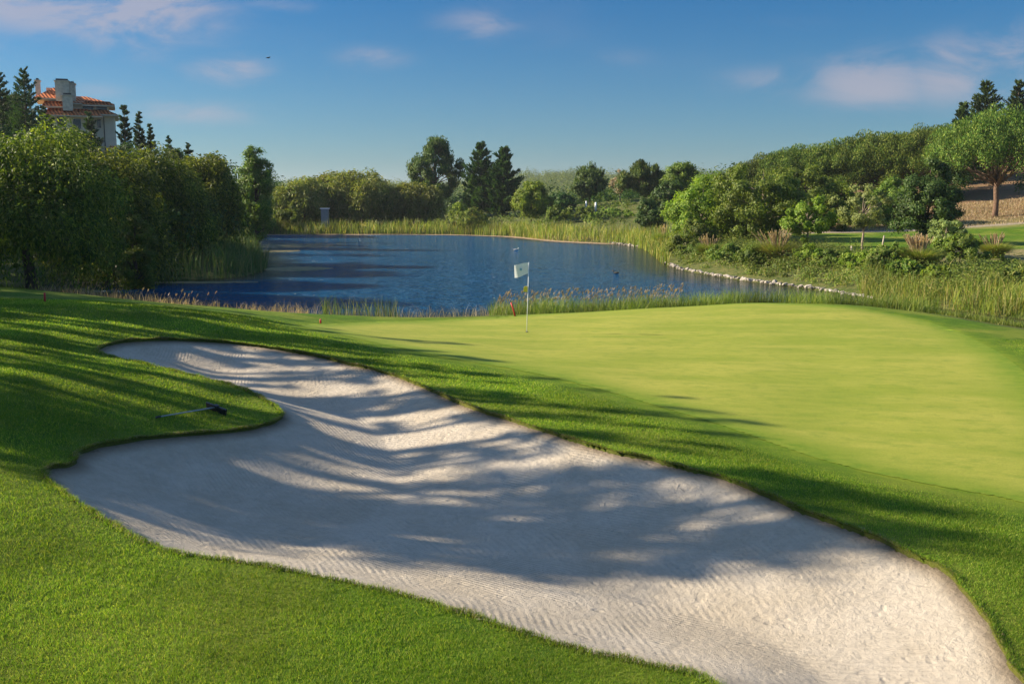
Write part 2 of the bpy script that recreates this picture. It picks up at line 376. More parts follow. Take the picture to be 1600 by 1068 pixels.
def sdist(poly, x, y):
    """signed distance (negative inside) and nearest point"""
    sh = x.shape; x = x.ravel(); y = y.ravel(); best = np.full(len(x), 1e9); nx = np.zeros(len(x)); ny = np.zeros(len(x)); ins = np.zeros(len(x), bool)
    n = len(poly)
    for i in range(n):
        ax, ay = poly[i]; bx, by = poly[(i+1) % n]; dx, dy = bx-ax, by-ay
        t = np.clip(((x-ax)*dx + (y-ay)*dy)/(dx*dx+dy*dy+1e-12), 0, 1); qx = ax+t*dx; qy = ay+t*dy
        d = (x-qx)**2 + (y-qy)**2; m = d < best; best[m] = d[m]; nx[m] = qx[m]; ny[m] = qy[m]
        c = ((ay > y) != (by > y)) & (x < (bx-ax)*(y-ay)/(by-ay+1e-12) + ax); ins ^= c
    s = np.sqrt(best); s[ins] *= -1
    return s.reshape(sh), nx.reshape(sh), ny.reshape(sh)
def smooth_poly(P, k=4):
    P = np.array(P); n = len(P); out = []
    for i in range(n):
        a, b, c, d = P[i-1], P[i], P[(i+1) % n], P[(i+2) % n]
        for j in range(k):
            t = j/k; out.append(.5*((2*b) + (-a+c)*t + (2*a-5*b+4*c-d)*t*t + (-a+3*b-3*c+d)*t**3))
    return np.array(out)
def on_base(px, py):
    """where the line of sight meets the near lawn"""
    z = 1.0
    for _ in range(25):
        p = at_z(px, py, z); z = .5*z + .5*float(near_z(np.array([p[0]]), np.array([p[1]]))[0])
    return at_z(px, py, z)
BUNKER = smooth_poly([on_base(*p) for p in [(150,546),(180,535),(230,530),(300,531),(380,537),(440,546),(500,556),(545,568),(600,581),(660,603),(720,629),(790,653),(850,673),(900,688),(960,706),(1020,717),(1080,734),
    (1130,746),(1190,769),(1250,796),(1310,816),(1370,839),(1425,866),(1460,880),(1492,905),(1522,940),(1552,985),(1580,1035),(1605,1080),(1590,1180),(1400,1230),(1250,1150),
    (1100,1063),(1000,1040),(900,1015),(820,991),(740,965),(640,935),(540,913),(440,892),(350,876),(290,868),(240,855),(190,830),(150,806),(110,780),(80,756),(66,738),(84,729),(112,724),(125,706),(175,691),(244,682),(331,676),(393,668),(430,658),(440,647),(425,631),(393,615),(362,603),(320,592),(280,583),(240,573),(200,564),(165,556)]], 3)
_i = np.arange(len(BUNKER)); BUNKER = BUNKER + np.stack([np.sin(_i*2.3)+np.sin(_i*.9+1), np.cos(_i*1.7)+np.sin(_i*3.1)], 1)*.014
GREEN = smooth_poly([on_base(*p) for p in [(470,507),(560,502),(700,496),(820,487),(920,479),(1000,474),(1100,468),(1200,467.5),(1300,474),(1400,488),(1480,510),(1560,550),(1620,600),(1700,700),(1760,850),(1700,830),
    (1600,786),(1450,756),(1300,722),(1150,673),(1050,641),(930,606),(800,576),(700,560),(610,540),(530,522)]], 3)
POND = smooth_poly([at_z(px, py, 0) for px, py in [(395,366),(500,365.5),(600,365.5),(700,366),(800,369),(870,376),(955,380),(1000,386),(1025,398),(1040,411),(1065,421),(1130,433),(1200,443),(1280,453),(1360,466),(1450,478),(1540,490),(1640,503),(1800,520),
    (1820,545),(1650,525),(1500,503),(1350,490),(1150,487),(1000,492),(900,495),(770,499),(650,503),(500,503),(380,500),(300,492),(200,478),(100,463),(60,452),(70,444),(130,440),(250,438),(330,435),(385,430),(406,418),(398,405),(392,392),(398,383),(384,374)]], 3)
def ground_z(x, y):
    x = np.asarray(x, float); y = np.asarray(y, float)
    w = ss(38, 46, y); b = near_z(x, y)*(1-w) + far_z(x, y)*w
    s, _, _ = sdist(POND, x, y)
    k = 1-np.exp(-np.maximum(s, 0)/np.where(y < 46, 2.2, 3.0))
    return np.where(s > 0, .04 + (b-.04)*k, .04-np.minimum(1.3, -s*.5)), s
def gz(x, y): return float(ground_z(np.array([x]), np.array([y]))[0][0])
def sand_z(b, s):
    """s = metres inside the rim"""
    return b - .03 - .66*(1-np.exp(-(s/1.7)**1.1)) + .16*ss(3.0, 6, s)

# ------------------------------------------------------------------ the ground sheet
def grow(a, st, f, mx, end):
    o = [a]
    while abs(o[-1]) < abs(end):
        o.append(o[-1] + math.copysign(st, end)); st = min(st*f, mx)
    return o[1:]
cell = .08
xs = list(np.arange(-12, 10, cell)); xs = grow_l = sorted([-v for v in grow(12, cell, 1.03, 2.2, 170)]) + xs + grow(xs[-1], cell, 1.03, 2.2, 170)
xs = sorted([-v for v in grow(-xs[0], 4, 1.15, 120, 3000)]) + xs + grow(xs[-1], 4, 1.15, 120, 3000)
ys = list(np.arange(5.2, 26, cell)); ys = [-60, -30, -12, -4, 0, 2, 3.2, 4, 4.6, 5.0] + ys + grow(ys[-1], cell, 1.015, .35, 60)
ys = ys + grow(ys[-1], .35, 1.03, 2.5, 180); ys = ys + grow(ys[-1], 2.5, 1.05, 90, 3400)
xs = np.array(xs); ys = np.array(ys); GX, GY = np.meshgrid(xs, ys)
cx = np.gradient(xs)[None, :]*np.ones_like(GX); cy = np.gradient(ys)[:, None]*np.ones_like(GX); cl = np.minimum(np.maximum(cx, cy), .5)
near = (GY < 45) & (np.abs(GX) < 30) & (GY > 4)
def snap(poly, GX, GY):
    s = np.full(GX.shape, 99.); a, nx, ny = sdist(poly, GX[near], GY[near]); s[near] = a
    NX = GX.copy(); NY = GY.copy(); NX[near] = nx; NY[near] = ny
    m = near & (np.abs(s) < .55*cl); GX = np.where(m, NX, GX); GY = np.where(m, NY, GY); s = np.where(m, 0, s)
    return s, GX, GY
SB, GX, GY = snap(BUNKER, GX, GY)
SG, GX, GY = snap(GREEN, GX, GY)
a, _, _ = sdist(BUNKER, GX[near], GY[near]); t = np.full(GX.shape, 99.); t[near] = a; SB = np.where(SB == 0, 0, t)
GZ, SP = ground_z(GX, GY)
RZ = GZ.copy()
# slight roll of the turf
RZ = RZ + .012*np.sin(GX*1.3+GY*.7)*np.sin(GY*1.1-GX*.4)*ss(0, 1, SP)
inB = SB < -1e-6
LZ = np.where(inB, RZ - .10 - np.minimum(1.4, .5 + -SB), RZ)
LZ = LZ + np.where(inB, 0, .018*np.exp(-np.maximum(SB, 0)/.25)*(SB < 2))      # turf stands a little proud at the rim
H_, W_ = GX.shape; idx = np.arange(H_*W_).reshape(H_, W_)
faces = np.stack([idx[:-1, :-1], idx[:-1, 1:], idx[1:, 1:], idx[1:, :-1]], -1).reshape(-1, 4)
X, Y = GX.ravel(), GY.ravel()
nse = np.sin(X*.21+1)*np.sin(Y*.17) + .5*np.sin(X*.9+Y*.4)
farm = ss(44, 50, Y)
fair = ss(64, 67, Y + nse*.8)*(1-ss(92, 96, Y + nse))*ss(21, 24, X - (Y-66)*.1)
dryb = (ss(57, 60, Y+nse)*(1-ss(65, 68, Y + nse*.8)))*ss(20, 23, X) + ss(90, 94, Y+nse)*(1-ss(99, 103, Y+nse))*ss(24, 28, X)*.8
litter = ss(97, 101, Y + nse)*ss(26, 34, X)*(1-ss(150, 170, Y))
pathm = ((np.abs(Y - 93.2 - (X-30)*.05) < 1.0)*(X > 24)).astype(float)
shorew = (1 - ss(2.2, 3.4, SP.ravel() + nse*.4))*(Y > 30)
wild = np.maximum(farm*(1-fair), shorew)
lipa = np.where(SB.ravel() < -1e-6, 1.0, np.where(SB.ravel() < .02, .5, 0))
ground = mesh_np('ground', np.stack([X, Y, LZ.ravel()], 1), faces, M['ground'], smooth=True,
                 attrs={'wild': wild, 'dry': np.clip(dryb, 0, 1), 'litter': litter, 'path': pathm, 'lip': lipa, 'fringe': np.exp(-np.maximum(SG.ravel(), 0)/.35)})
tag(ground, 'mown and rough turf around the bunker, green and pond', kind='structure')
def sub_sheet(name, mask, Z, mat, attrs):
    fm = mask.ravel()[faces].all(1); f = faces[fm]; u, inv = np.unique(f, return_inverse=True)
    V = np.stack([X, Y, Z.ravel()], 1)[u]
    return mesh_np(name, V, inv.reshape(f.shape), mat, smooth=True, attrs={k: v.ravel()[u] for k, v in attrs.items()})
SI = np.maximum(-SB, 0)
SZ = sand_z(RZ, SI) + .03*np.sin(GX*2.1+GY)*np.sin(GY*1.7)*ss(.3, 1.5, SI)
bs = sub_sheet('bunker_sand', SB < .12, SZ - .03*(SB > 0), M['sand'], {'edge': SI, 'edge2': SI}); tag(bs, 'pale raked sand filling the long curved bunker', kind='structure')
gr = sub_sheet('putting_green', SG < 1e-6, RZ + .007, M['green'], {'edge': np.maximum(-SG, 0)}); tag(gr, 'smooth yellow green putting surface round the flag', kind='structure')

# ------------------------------------------------------------------ water
wx = np.linspace(-45, 60, 260); wy = np.linspace(34, 145, 280); WX, WY = np.meshgrid(wx, wy)
s, _, _ = sdist(POND, WX, WY); wi = np.arange(WX.size).reshape(WX.shape)
wf = np.stack([wi[:-1, :-1], wi[:-1, 1:], wi[1:, 1:], wi[1:, :-1]], -1).reshape(-1, 4); wf = wf[(s.ravel()[wf] < 1.0).any(1)]
u, inv = np.unique(wf, return_inverse=True)
sh_l = -s.ravel()[u]
# the reed-lined banks are calm, the open middle ruffled
wo = mesh_np('pond_water', np.stack([WX.ravel()[u], WY.ravel()[u], np.zeros(len(u))], 1), inv.reshape(wf.shape), M['water'], smooth=True, attrs={'shore': sh_l})
tag(wo, 'deep blue wind ruffled pond', kind='structure')

# ------------------------------------------------------------------ lawn blades (stuff)
def in_sheet(x, y):
    sb, _, _ = sdist(BUNKER, x, y); sg, _, _ = sdist(GREEN, x, y); return sb, sg
def lawn_blades():
    n = 1050000
    d = 5.6*np.exp(RS.rand(n)*math.log(29/5.6)); u = (RS.rand(n)*2-1)*.60
    x = d*u; y = d
    sb, sg = in_sheet(x, y); keep = (sb > -.015) & (sg > .02); x, y, d, sb, sg = x[keep], y[keep], d[keep], sb[keep], sg[keep]
    z, sp = ground_z(x, y); z = z + .012*np.sin(x*1.3+y*.7)*np.sin(y*1.1-x*.4); k2 = (sp > 2.5) & (RS.rand(len(sg)) < .15 + ss(0, 1.2, sg))
    x, y, d, z, sb, sg = x[k2], y[k2], d[k2], z[k2], sb[k2], sg[k2]
    fr = ss(0, 1.6, sg)
    clump = .5+.5*np.sin(x*7.3+2*np.sin(y*5.1))*np.sin(y*6.7+2*np.sin(x*4.3))
    h = (.014 + .022*RS.rand(len(x))**1.5 + .014*clump)*(.2+.8*fr)*(1+.02*d)
    rim = np.exp(-np.maximum(sb, 0)/.05); h = h + rim*.03*RS.rand(len(x))
    w = .0028*np.maximum(1, d/7.5)*(1+.5*RS.rand(len(x)))
    V, F, _ = blade_mesh(np.stack([x, y, z + rim*.03 - .004], 1), h, w, .35+.6*RS.rand(len(x)))
    o = mesh_np('lawn_grass', V, F, M['blade']); tag(o, 'short mown green grass of the lawn round the bunker', 'grass', kind='stuff')
lawn_blades()
def rim_tufts():
    L = np.vstack([BUNKER, BUNKER[:1]]); seg = np.linalg.norm(np.diff(L, axis=0), axis=1); cum = np.concatenate([[0], np.cumsum(seg)])
    n = 42000; t = RS.rand(n)*cum[-1]; k = np.clip(np.searchsorted(cum, t, 'right')-1, 0, len(seg)-1); f = ((t-cum[k])/seg[k])[:, None]
    p = L[k] + (L[k+1]-L[k])*f; tn = (L[k+1]-L[k])/seg[k][:, None]; nr = np.stack([tn[:, 1], -tn[:, 0]], 1)
    s0, _, _ = sdist(BUNKER, p[:, 0]+nr[:, 0]*.05, p[:, 1]+nr[:, 1]*.05); nr = nr*np.where(s0 < 0, 1, -1)[:, None]     # towards the sand
    rag = .5+.5*np.sin(t*3.1+2*np.sin(t*1.3))*np.sin(t*7.7); p = p - nr*(.05*RS.rand(n)-.012)[:, None]
    z, _ = ground_z(p[:, 0], p[:, 1]); h = (.02+.05*RS.rand(n))*(.5+rag); a = np.arctan2(nr[:, 1], nr[:, 0]) + RS.randn(n)*.7
    m = p[:, 1] > 4; P = np.stack([p[:, 0], p[:, 1], z + .015], 1)[m]
    V, F, tp = blade_mesh(P, h[m], .0045*np.maximum(1, p[m, 1]/9), .9+.5*RS.rand(m.sum()), az=a[m])
    V = V.reshape(-1, 5, 3); V[:, 4, 2] -= h[m]*.5*RS.rand(m.sum()); V = V.reshape(-1, 3)
    nd = (RS.rand(len(P)) < .25).repeat(3)
    o = mesh_np('rim_grass', V, F, [M['blade'], M['straw']], mi=nd.astype(int)); tag(o, 'longer ragged grass overhanging the bunker rim', 'grass', kind='stuff')
rim_tufts()

# ------------------------------------------------------------------ trees
def curve_pts(a, b, n=5, sag=.1, jit=.05):
    a = np.array(a, float); b = np.array(b, float); L = np.linalg.norm(b-a); o = []
    for i in range(n):
        t = i/(n-1); p = a + (b-a)*t; p[2] += sag*L*math.sin(PI*t); p += (RS.rand(3)-.5)*jit*L*(0 < i < n-1); o.append(tuple(p))
    return o
def limbs(mb, base, ends, r, sides=5):
    for e in ends:
        mb.tube(curve_pts(base(e), e, 5, .06, .08), [r, r*.8, r*.6, r*.42, r*.2], sides)
def sph(n):
    v = RS.randn(n, 3); return norm(v)
def clump_cloud(cent, crad, per, outc, lsize, flat=.8, up=.0, shell=.55):
    """leaves round clump centres, facing mostly outwards"""
    n = len(cent)*per; ci = np.repeat(np.arange(len(cent)), per)
    d = sph(n); r = (shell + (1-shell)*RS.rand(n))**1.0 * crad[ci]*(.75+.5*RS.rand(n)); off = d*r[:, None]; off[:, 2] *= flat
    P = cent[ci] + off
    N = norm(d + .5*norm(P - outc) + .9*sph(n)*.8 + np.array([0, 0, up])); D = norm(np.cross(N, sph(n)) + np.array([0, 0, -.15]))
    return leaf_quads(P, D, N, lsize*(.7+.7*RS.rand(n)), lsize*.55*(.7+.6*RS.rand(n)))
def join(parts):
    V = []; F = []; b = 0
    for v, f in parts: V.append(v); F.append(f+b); b += len(v)
    return np.concatenate(V), np.concatenate(F)

def tree(kind, label, px, d, top, w, leaf='broad', n=14000, base=None, cat='tree', name=None, group=None, bark='bark', ls=None, trunk=.2, seed=None, foot=None, x=None, h=None):
    """px, d: where it stands; top: picture row of its tip; w: width in picture columns (turned into metres here)"""
    global RS
    if seed is not None: RS = np.random.RandomState(seed)
    if x is None: x = at_d(px, 312, d)[0]
    z0 = gz(x, d) - .1 if base is None else base
    if h is None: h = at_d(px, top, d)[2] - z0; R = w/1556.0*d/2
    else: R = w/2
    h = max(h, .3)
    if kind in ('round', 'pine', 'bush') and x > -.56*d: n = int(n*1.35)
    nm = name or {'stone': 'stone_pine_tree', 'fir': 'conifer_tree', 'willow': 'willow_tree', 'poplar': 'poplar_tree', 'bush': 'bush', 'round': 'broadleaf_tree', 'pine': 'pine_tree', 'thin': 'young_tree'}[kind]
    root = empty(nm, (x, d, z0), RS.rand()*.01); tag(root, label, cat, group)
    ls = ls or max(.10, d*.0023)
    mb = MB(); tr = max(.04, h*.018); parts = []
    lean = (RS.rand(2)-.5)*.06*h
    if kind in ('round', 'bush', 'pine', 'poplar', 'thin'):
        c0 = {'round': .22, 'bush': .02, 'pine': trunk, 'poplar': .06, 'thin': .30}[kind]; c0 = trunk if kind in ('round', 'thin') else c0
        zc = h*(c0 + 1)/2; hz = h*(1-c0)/2
        nc = {'round': 95, 'bush': 52, 'pine': 84, 'poplar': 60 if R < 1.3 else 170, 'thin': 44}[kind]
        cd_ = sph(nc*3); rr = .45 + .55*RS.rand(nc*3)**.5; cen = cd_*rr[:, None]
        if kind == 'poplar': cen[:, :2] *= (1-.35*np.abs(cen[:, 2:]))
        if kind == 'bush': cen[:, 2] = np.abs(cen[:, 2])*1.6 - .6
        if kind == 'pine': cen[:, :2] *= np.clip(1.05 - .35*cen[:, 2:], .5, 1.3)
        # lumpy outline
        lump = 1 + .20*np.sin(cen[:, 0]*4+seed_ph(x))*np.sin(cen[:, 2]*5+d) ; cen = cen*lump[:, None]
        cen = cen[:nc]; cr = {'round': .23, 'bush': .27, 'pine': .19, 'poplar': .30 if R < 1.3 else .26, 'thin': .22}[kind]*(.6+.8*RS.rand(nc))
        sc = min(R, hz)
        crad = cr*sc*(1.0 if kind != 'poplar' else 1.15)
        ext = np.array([max(R - .15*sc, .2), max(R-.15*sc, .2), max(hz-.15*sc, .2)])
        cent = cen*ext + np.array([lean[0], lean[1], zc])
        cent[:, 2] = np.clip(cent[:, 2], .1*h*0+crad*.5, h - crad*.55)
        per = max(20, n//nc)
        parts.append(clump_cloud(cent, crad, per, np.array([0, 0, zc*.8]), ls, .8, .25 if kind == 'pine' else .1, .12))
        if kind == 'pine':      # upright needle tufts on top of the clumps
            m = n//5; ci = RS.randint(0, nc, m); P = cent[ci] + sph(m)*crad[ci][:, None]*.95; P[:, 2] += .1*crad[ci]
            Dn = norm(np.array([0, 0, 1.0]) + .6*sph(m)); parts.append(leaf_quads(P, Dn, sph(m), ls*1.5, ls*.4))
        top_t = np.array([lean[0]*.8, lean[1]*.8, h*(.85 if kind != 'bush' else .4)])
        mb.tube(curve_pts((0, 0, -.1), top_t, 7, 0, .03), [tr*1.3, tr, tr*.85, tr*.7, tr*.5, tr*.35, tr*.15], 7)
        def bb(e): t = np.clip(e[2]/h*.72, .08, .8); return (top_t[0]*t, top_t[1]*t, e[2]*.72 if e[2] > .2*h else .15*h*RS.rand()+.05)
        limbs(mb, bb, cent[::3][:30], tr*.42)
    elif kind == 'stone':       # umbrella pine: flat domed crown on spreading limbs
        nc = 210; a = RS.rand(nc)*2*PI; r = RS.rand(nc)**.5
        dome = np.sqrt(np.clip(1-r*r*.92, 0, 1))
        zt = h*(.50 + .48*dome); zb = h*(trunk*.9 + .12*RS.rand(nc)); f = RS.rand(nc)**.45
        cent = np.stack([np.cos(a)*r*R*.92, np.sin(a)*r*R*.92, zb+(zt-zb)*f - .03*h], 1)
        crad = (.12+.06*RS.rand(nc))*R*1.05
        parts.append(clump_cloud(cent, crad, n*2//3//nc, np.array([0, 0, h*.3]), ls, .75, .5, .4))
        m = n//3; ci = RS.randint(0, nc, m); o = sph(m); o[:, 2] = np.abs(o[:, 2])
        P = cent[ci] + o*crad[ci][:, None]*np.array([.95, .95, .8]); Dn = norm(np.array([0, 0, 1.3]) + .5*sph(m)); parts.append(leaf_quads(P, Dn, sph(m), ls*1.7, ls*.45))
        fork = np.array([lean[0]*.5, lean[1]*.5, h*.36])
        mb.tube(curve_pts((0, 0, -.2), fork, 5, 0, .03), [tr*1.6, tr*1.4, tr*1.3, tr*1.25, tr*1.1], 8)
        for e in cent[::7]: mb.tube(curve_pts(fork*(.8+.2*RS.rand()), e, 5, -.05, .10), [tr*.6, tr*.5, tr*.4, tr*.3, tr*.12], 5)
    elif kind == 'fir':
        nw = int(np.clip(h/.55, 9, 20)); P = []; D = []
        for i in range(nw):
            t = (i+.5)/nw; z = h*(.07+.92*t); L = R*(1-t)**.75*(.70+.5*RS.rand()) + .06*R; nb = int(7 if t < .8 else 5)
            a0 = RS.rand()*6.28
            for b in range(nb):
                z = h*(.07+.92*(i+RS.rand())/nw)
                a = a0 + b*2*PI/nb + RS.randn()*.22; Lb = L*(.65+.5*RS.rand())
                tip = np.array([math.cos(a)*Lb, math.sin(a)*Lb, z + Lb*(.12+.55*t+RS.rand()*.25)])
                mb.tube([(0, 0, z), tuple(tip*[.5, .5, 1]+[0, 0, (z-tip[2])*.55]), tuple(tip)], [tr*.28, tr*.16, tr*.05], 4)
                k = max(12, int(n/(nw*nb)*(.35+1.3*(1-t)))); q = (.15 + .87*RS.rand(k)**.8)[:, None]
                pp = np.array([0, 0, z]) + (tip - [0, 0, z])*q; pp[:, 2] -= .1*Lb*np.sin(PI*q[:, 0])
                pp = pp + RS.randn(k, 3)*np.array([.09, .09, .05])*(.35+Lb)*(1.15-q*.7)
                P.append(pp); dd = norm(tip-[0, 0, z]) + .7*sph(k) + np.array([0, 0, .35]); D.append(dd)
        P = np.concatenate(P); D = np.concatenate(D); m = len(P)
        parts.append(leaf_quads(P, D, sph(m), ls*1.25*(.7+.6*RS.rand(m)), ls*.45))
        mb.tube([(0, 0, -.1), (0, 0, h*.35), (0, 0, h*.7), (0, 0, h*1.0)], [tr*1.3, tr, tr*.5, tr*.1], 6)
    elif kind == 'willow':
        ns = n//12; zc = h*.24; nl = 52
        lo = sph(nl); lo[:, 2] = np.abs(lo[:, 2])**.75; lo = norm(lo)*(.55+.45*RS.rand(nl)[:, None]**.5)
        LC = np.stack([lo[:, 0]*R*.80, lo[:, 1]*R*.80, zc + lo[:, 2]*(h-zc)*.90], 1); LR = R*(.13+.19*RS.rand(nl)); LC[:, 2] = np.minimum(LC[:, 2], h - LR*.8)
        j_ = RS.choice(nl, ns, p=LR**2/(LR**2).sum()); o = sph(ns); o[:, 2] = np.abs(o[:, 2])*.9
        S0 = LC[j_] + o*LR[j_][:, None]*(.6+.5*RS.rand(ns, 1)); k = 10
        L = np.minimum((.07+.36*RS.rand(ns)**1.8)*h, S0[:, 2]-.04*h*RS.rand(ns))
        tt = np.linspace(0, 1, k)[None, :, None] + RS.rand(ns, k, 1)*.08
        hd = norm(.7*o*np.array([1, 1, 0]) + .5*norm(LC[j_]*np.array([1, 1, 0])) + .35*RS.randn(ns, 3)*np.array([1, 1, 0]))[:, None, :]
        reach = (R*(.05+.13*RS.rand(ns)))[:, None, None]
        P = S0[:, None, :] + hd*reach*tt**.6 + np.array([0, 0, 1.0])*(.035*h*np.sin(PI*np.clip(tt*1.4, 0, 1)) - L[:, None, None]*tt**1.7)
        P = P + RS.randn(ns, k, 3)*ls*.35
        P = P.reshape(-1, 3); P[:, 2] = np.maximum(P[:, 2], .05); m = len(P)
        dd = norm(np.repeat(hd*.9, k, 1).reshape(-1, 3)*(1-tt.reshape(-1, 1)) + np.array([0, 0, -.9])*(tt.reshape(-1, 1)+.15) + .55*sph(m))
        parts.append(leaf_quads(P, dd, norm(sph(m)+.4*norm(P-[0, 0, zc*.7])), ls*1.5*(.7+.6*RS.rand(m)), ls*.52))
        parts.append(clump_cloud(LC*np.array([.8, .8, .85]), LR*.8, 70, np.array([0, 0, zc]), ls*3.2, 1.0, 0, .2))
        fork = np.array([lean[0], lean[1], h*.26])
        mb.tube(curve_pts((0, 0, -.2), fork, 5, 0, .06), [tr*2, tr*1.7, tr*1.6, tr*1.5, tr*1.3], 8)
        for e in LC[:26]: mb.tube(curve_pts(fork, e, 6, .07, .08), [tr*.75, tr*.6, tr*.45, tr*.32, tr*.2, tr*.08], 5)
    V, F = join(parts)
    mesh_np('crown' if kind != 'bush' else 'foliage', V, F, M[leaf], root)
    mb.build('trunk' if kind != 'bush' else 'stem', M[bark], root, smooth=True)
    return root
def seed_ph(v): return (v*7.13) % 6.28

# left bank willows
WG = 'weeping willows along the left bank'
tree('willow', 'big weeping willow at the left edge trailing over the dark water inlet', 40, 47, 178, 300, 'willow', 62000, group=WG, ls=.13)
tree('willow', 'weeping willow with hanging curtain of dark shoots, left of the water inlet', 165, 56, 212, 210, 'willow', 46000, group=WG, ls=.14)
tree('willow', 'willow in front of the hillside house, between two taller willows', 235, 66, 226, 190, 'willow', 40000, group=WG, ls=.15)
tree('willow', 'yellow topped willow whose shade falls on the pond, next to the poplar', 312, 72, 238, 150, 'willow', 42000, group=WG, ls=.16)
tree('willow', 'bright crested willow standing high behind the left bank row, below the house', 100, 70, 184, 190, 'willow', 26000, group=WG, ls=.17)
tree('round', 'round leafy alder squeezed among the willows over the dark inlet', 205, 53, 330, 70, 'broad', 12000, trunk=.1, ls=.13)
tree('poplar', 'dark upright poplar standing past the last left bank willow', 399, 96, 222, 62, 'broad', 30000, ls=.2)
# willows and trees beyond the pond
FG = 'willows behind the far reed bed'
tree('willow', 'leftmost low yellow green willow behind the far reeds', 474, 148, 276, 100, 'willow_far', 22000, group=FG, ls=.30)
tree('willow', 'tallest domed willow in the far thicket, above the grey cabinet', 566, 150, 262, 125, 'willow_far', 28000, group=FG, ls=.30)
tree('willow', 'willow with feathery top behind the grey cabinet', 520, 154, 270, 100, 'willow_far', 22000, group=FG, ls=.30)
tree('willow', 'rightmost far thicket willow, in front of the tall pine', 646, 150, 287, 105, 'willow_far', 22000, group=FG, ls=.30)
tree('bush', 'low green shrub under the leftmost far willow', 450, 142, 322, 50, 'broad', 4000, cat='shrub', name='shrub', ls=.25)
tree('pine', 'tall open crowned pine rising above the far willows', 680, 165, 214, 82, 'needle', 24000, bark='bark_pine', ls=.36)
tree('fir', 'dark pointed conifer, slimmer of the pair beyond the flag', 752, 160, 223, 66, 'needle_dark', 15000, ls=.38)
tree('fir', 'dark conifer with ragged arms, broader of the pair beyond the flag', 787, 157, 233, 62, 'needle_dark', 16000, ls=.40)
tree('bush', 'small round bright bush below the dark conifer pair', 716, 142, 316, 34, 'bright', 4000, cat='shrub', name='shrub', ls=.25)
tree('round', 'round bright green tree right of the dark conifers on the far bank', 830, 143, 280, 64, 'bright', 15000, trunk=.06, ls=.27)
tree('round', 'dark low tree in the gap beside the round bright green tree', 874, 150, 298, 54, 'broad_dark', 9000, trunk=.05, ls=.28)
tree('pine', 'medium pine with irregular crown in front of the wooded hills', 922, 160, 256, 58, 'needle', 14000, bark='bark_pine', ls=.34)
tree('thin', 'bare twiggy grey tree between the two far bank pines', 968, 168, 262, 44, 'straw', 2600, bark='bark_pale', ls=.3)
tree('pine', 'dark spreading pine behind the round dark bush on the far bank', 1004, 150, 251, 76, 'needle', 17000, bark='bark_pine', ls=.34)
tree('round', 'green tree with a light top standing between the dark pine and the bank willows', 1062, 140, 248, 66, 'broad', 15000, trunk=.15, ls=.28)
tree('round', 'dark green tree tucked low behind the round dark bush', 1046, 128, 278, 60, 'broad_dark', 9000, trunk=.1, ls=.27)
tree('bush', 'round dark glossy bush with brown top at the far right water corner', 1018, 108, 307, 52, 'broad_dark', 9000, cat='shrub', name='bush', ls=.2)
for i, (px, top, w, m, lb) in enumerate([(735, 322, 60, 'weed', 'low scrub below the slim dark conifer'), (905, 322, 80, 'weed', 'wide rounded shrub in front of the medium pine'), (960, 326, 90, 'weed', 'low bramble mound in front of the twiggy grey tree'),
                                         (868, 318, 30, 'broad', 'small upright shrub beside the round bright green tree'), (410, 318, 46, 'weed', 'pale scrub by the far reeds under the poplar')]):
    tree('bush', lb, px, 138, top, w, m, 4500, cat='shrub', name='shrub', ls=.24)
# right bank trees
tree('round', 'bright green willow-like tree leaning at the right water corner', 1096, 84, 264, 128, 'bright', 30000, trunk=.0, bark='bark_pale', ls=.19)
tree('round', 'large feathery green tree with pale branching trunk on the right bank', 1192, 80, 249, 160, 'broad', 36000, trunk=.02, bark='bark_pale', ls=.19)
tree('round', 'tall green tree behind the large feathery one, joining the pine ridge', 1258, 98, 250, 140, 'broad', 24000, trunk=.03, ls=.22)
tree('round', 'bright tree filling in between the leaning corner tree and the large feathery tree', 1148, 88, 268, 100, 'bright', 20000, trunk=.0, ls=.2)
tree('round', 'shadowy green tree low behind the small light green tree', 1300, 96, 284, 110, 'broad', 16000, trunk=.0, ls=.22)
tree('round', 'green tree behind the dense dark tree, under the ridge pines', 1396, 98, 276, 84, 'broad', 14000, trunk=.0, ls=.22)
for px, d, top, w, m, lb in [(1135, 66, 402, 56, 'weed', 'olive shrub between the small pampas and the stone edging'), (1178, 62, 404, 44, 'broad', 'green shrub just left of the largest pampas'), (1268, 60, 404, 50, 'bright', 'bright yellow green shrub right of the largest pampas'),
        (1306, 58, 408, 66, 'broad', 'wide green shrub under the small light green tree'), (1345, 55, 412, 66, 'bright', 'bright shrub below the leaning post'), (1392, 54, 402, 66, 'weed', 'rough shrub between the leaning post and the browned pampas'),
        (1425, 50, 426, 56, 'broad', 'green shrub below the browned pampas'), (1092, 72, 402, 56, 'weed', 'low olive shrub by the first edging stones'), (1062, 78, 388, 44, 'bright', 'bright low shrub at the water corner'), (1590, 46, 440, 60, 'weed', 'rough shrub at the right edge in the creek reeds'), (1470, 48, 436, 50, 'bright', 'light shrub under the olive bush')]:
    tree('bush', lb, px, d, top-24, w*1.15, m, 6500, cat='shrub', name='shrub', ls=.13)
tree('bush', 'reddish brown and green thicket under the bright tree at the water corner', 1085, 74, 338, 70, 'weed', 9000, cat='shrub', name='bush', ls=.16)
tree('thin', 'small light green tree in front of the ridge, right of the big pampas', 1264, 70, 302, 88, 'bright', 14000, trunk=.12, bark='bark_pale', ls=.17)
tree('thin', 'thin open tree with pale crooked trunk beside a leaning post', 1352, 66, 288, 96, 'pale', 8500, trunk=.30, bark='bark_pale', ls=.15)
tree('round', 'dense dark green rounded tree before the umbrella pines', 1452, 74, 244, 112, 'broad_dark', 34000, trunk=-.06, ls=.18)
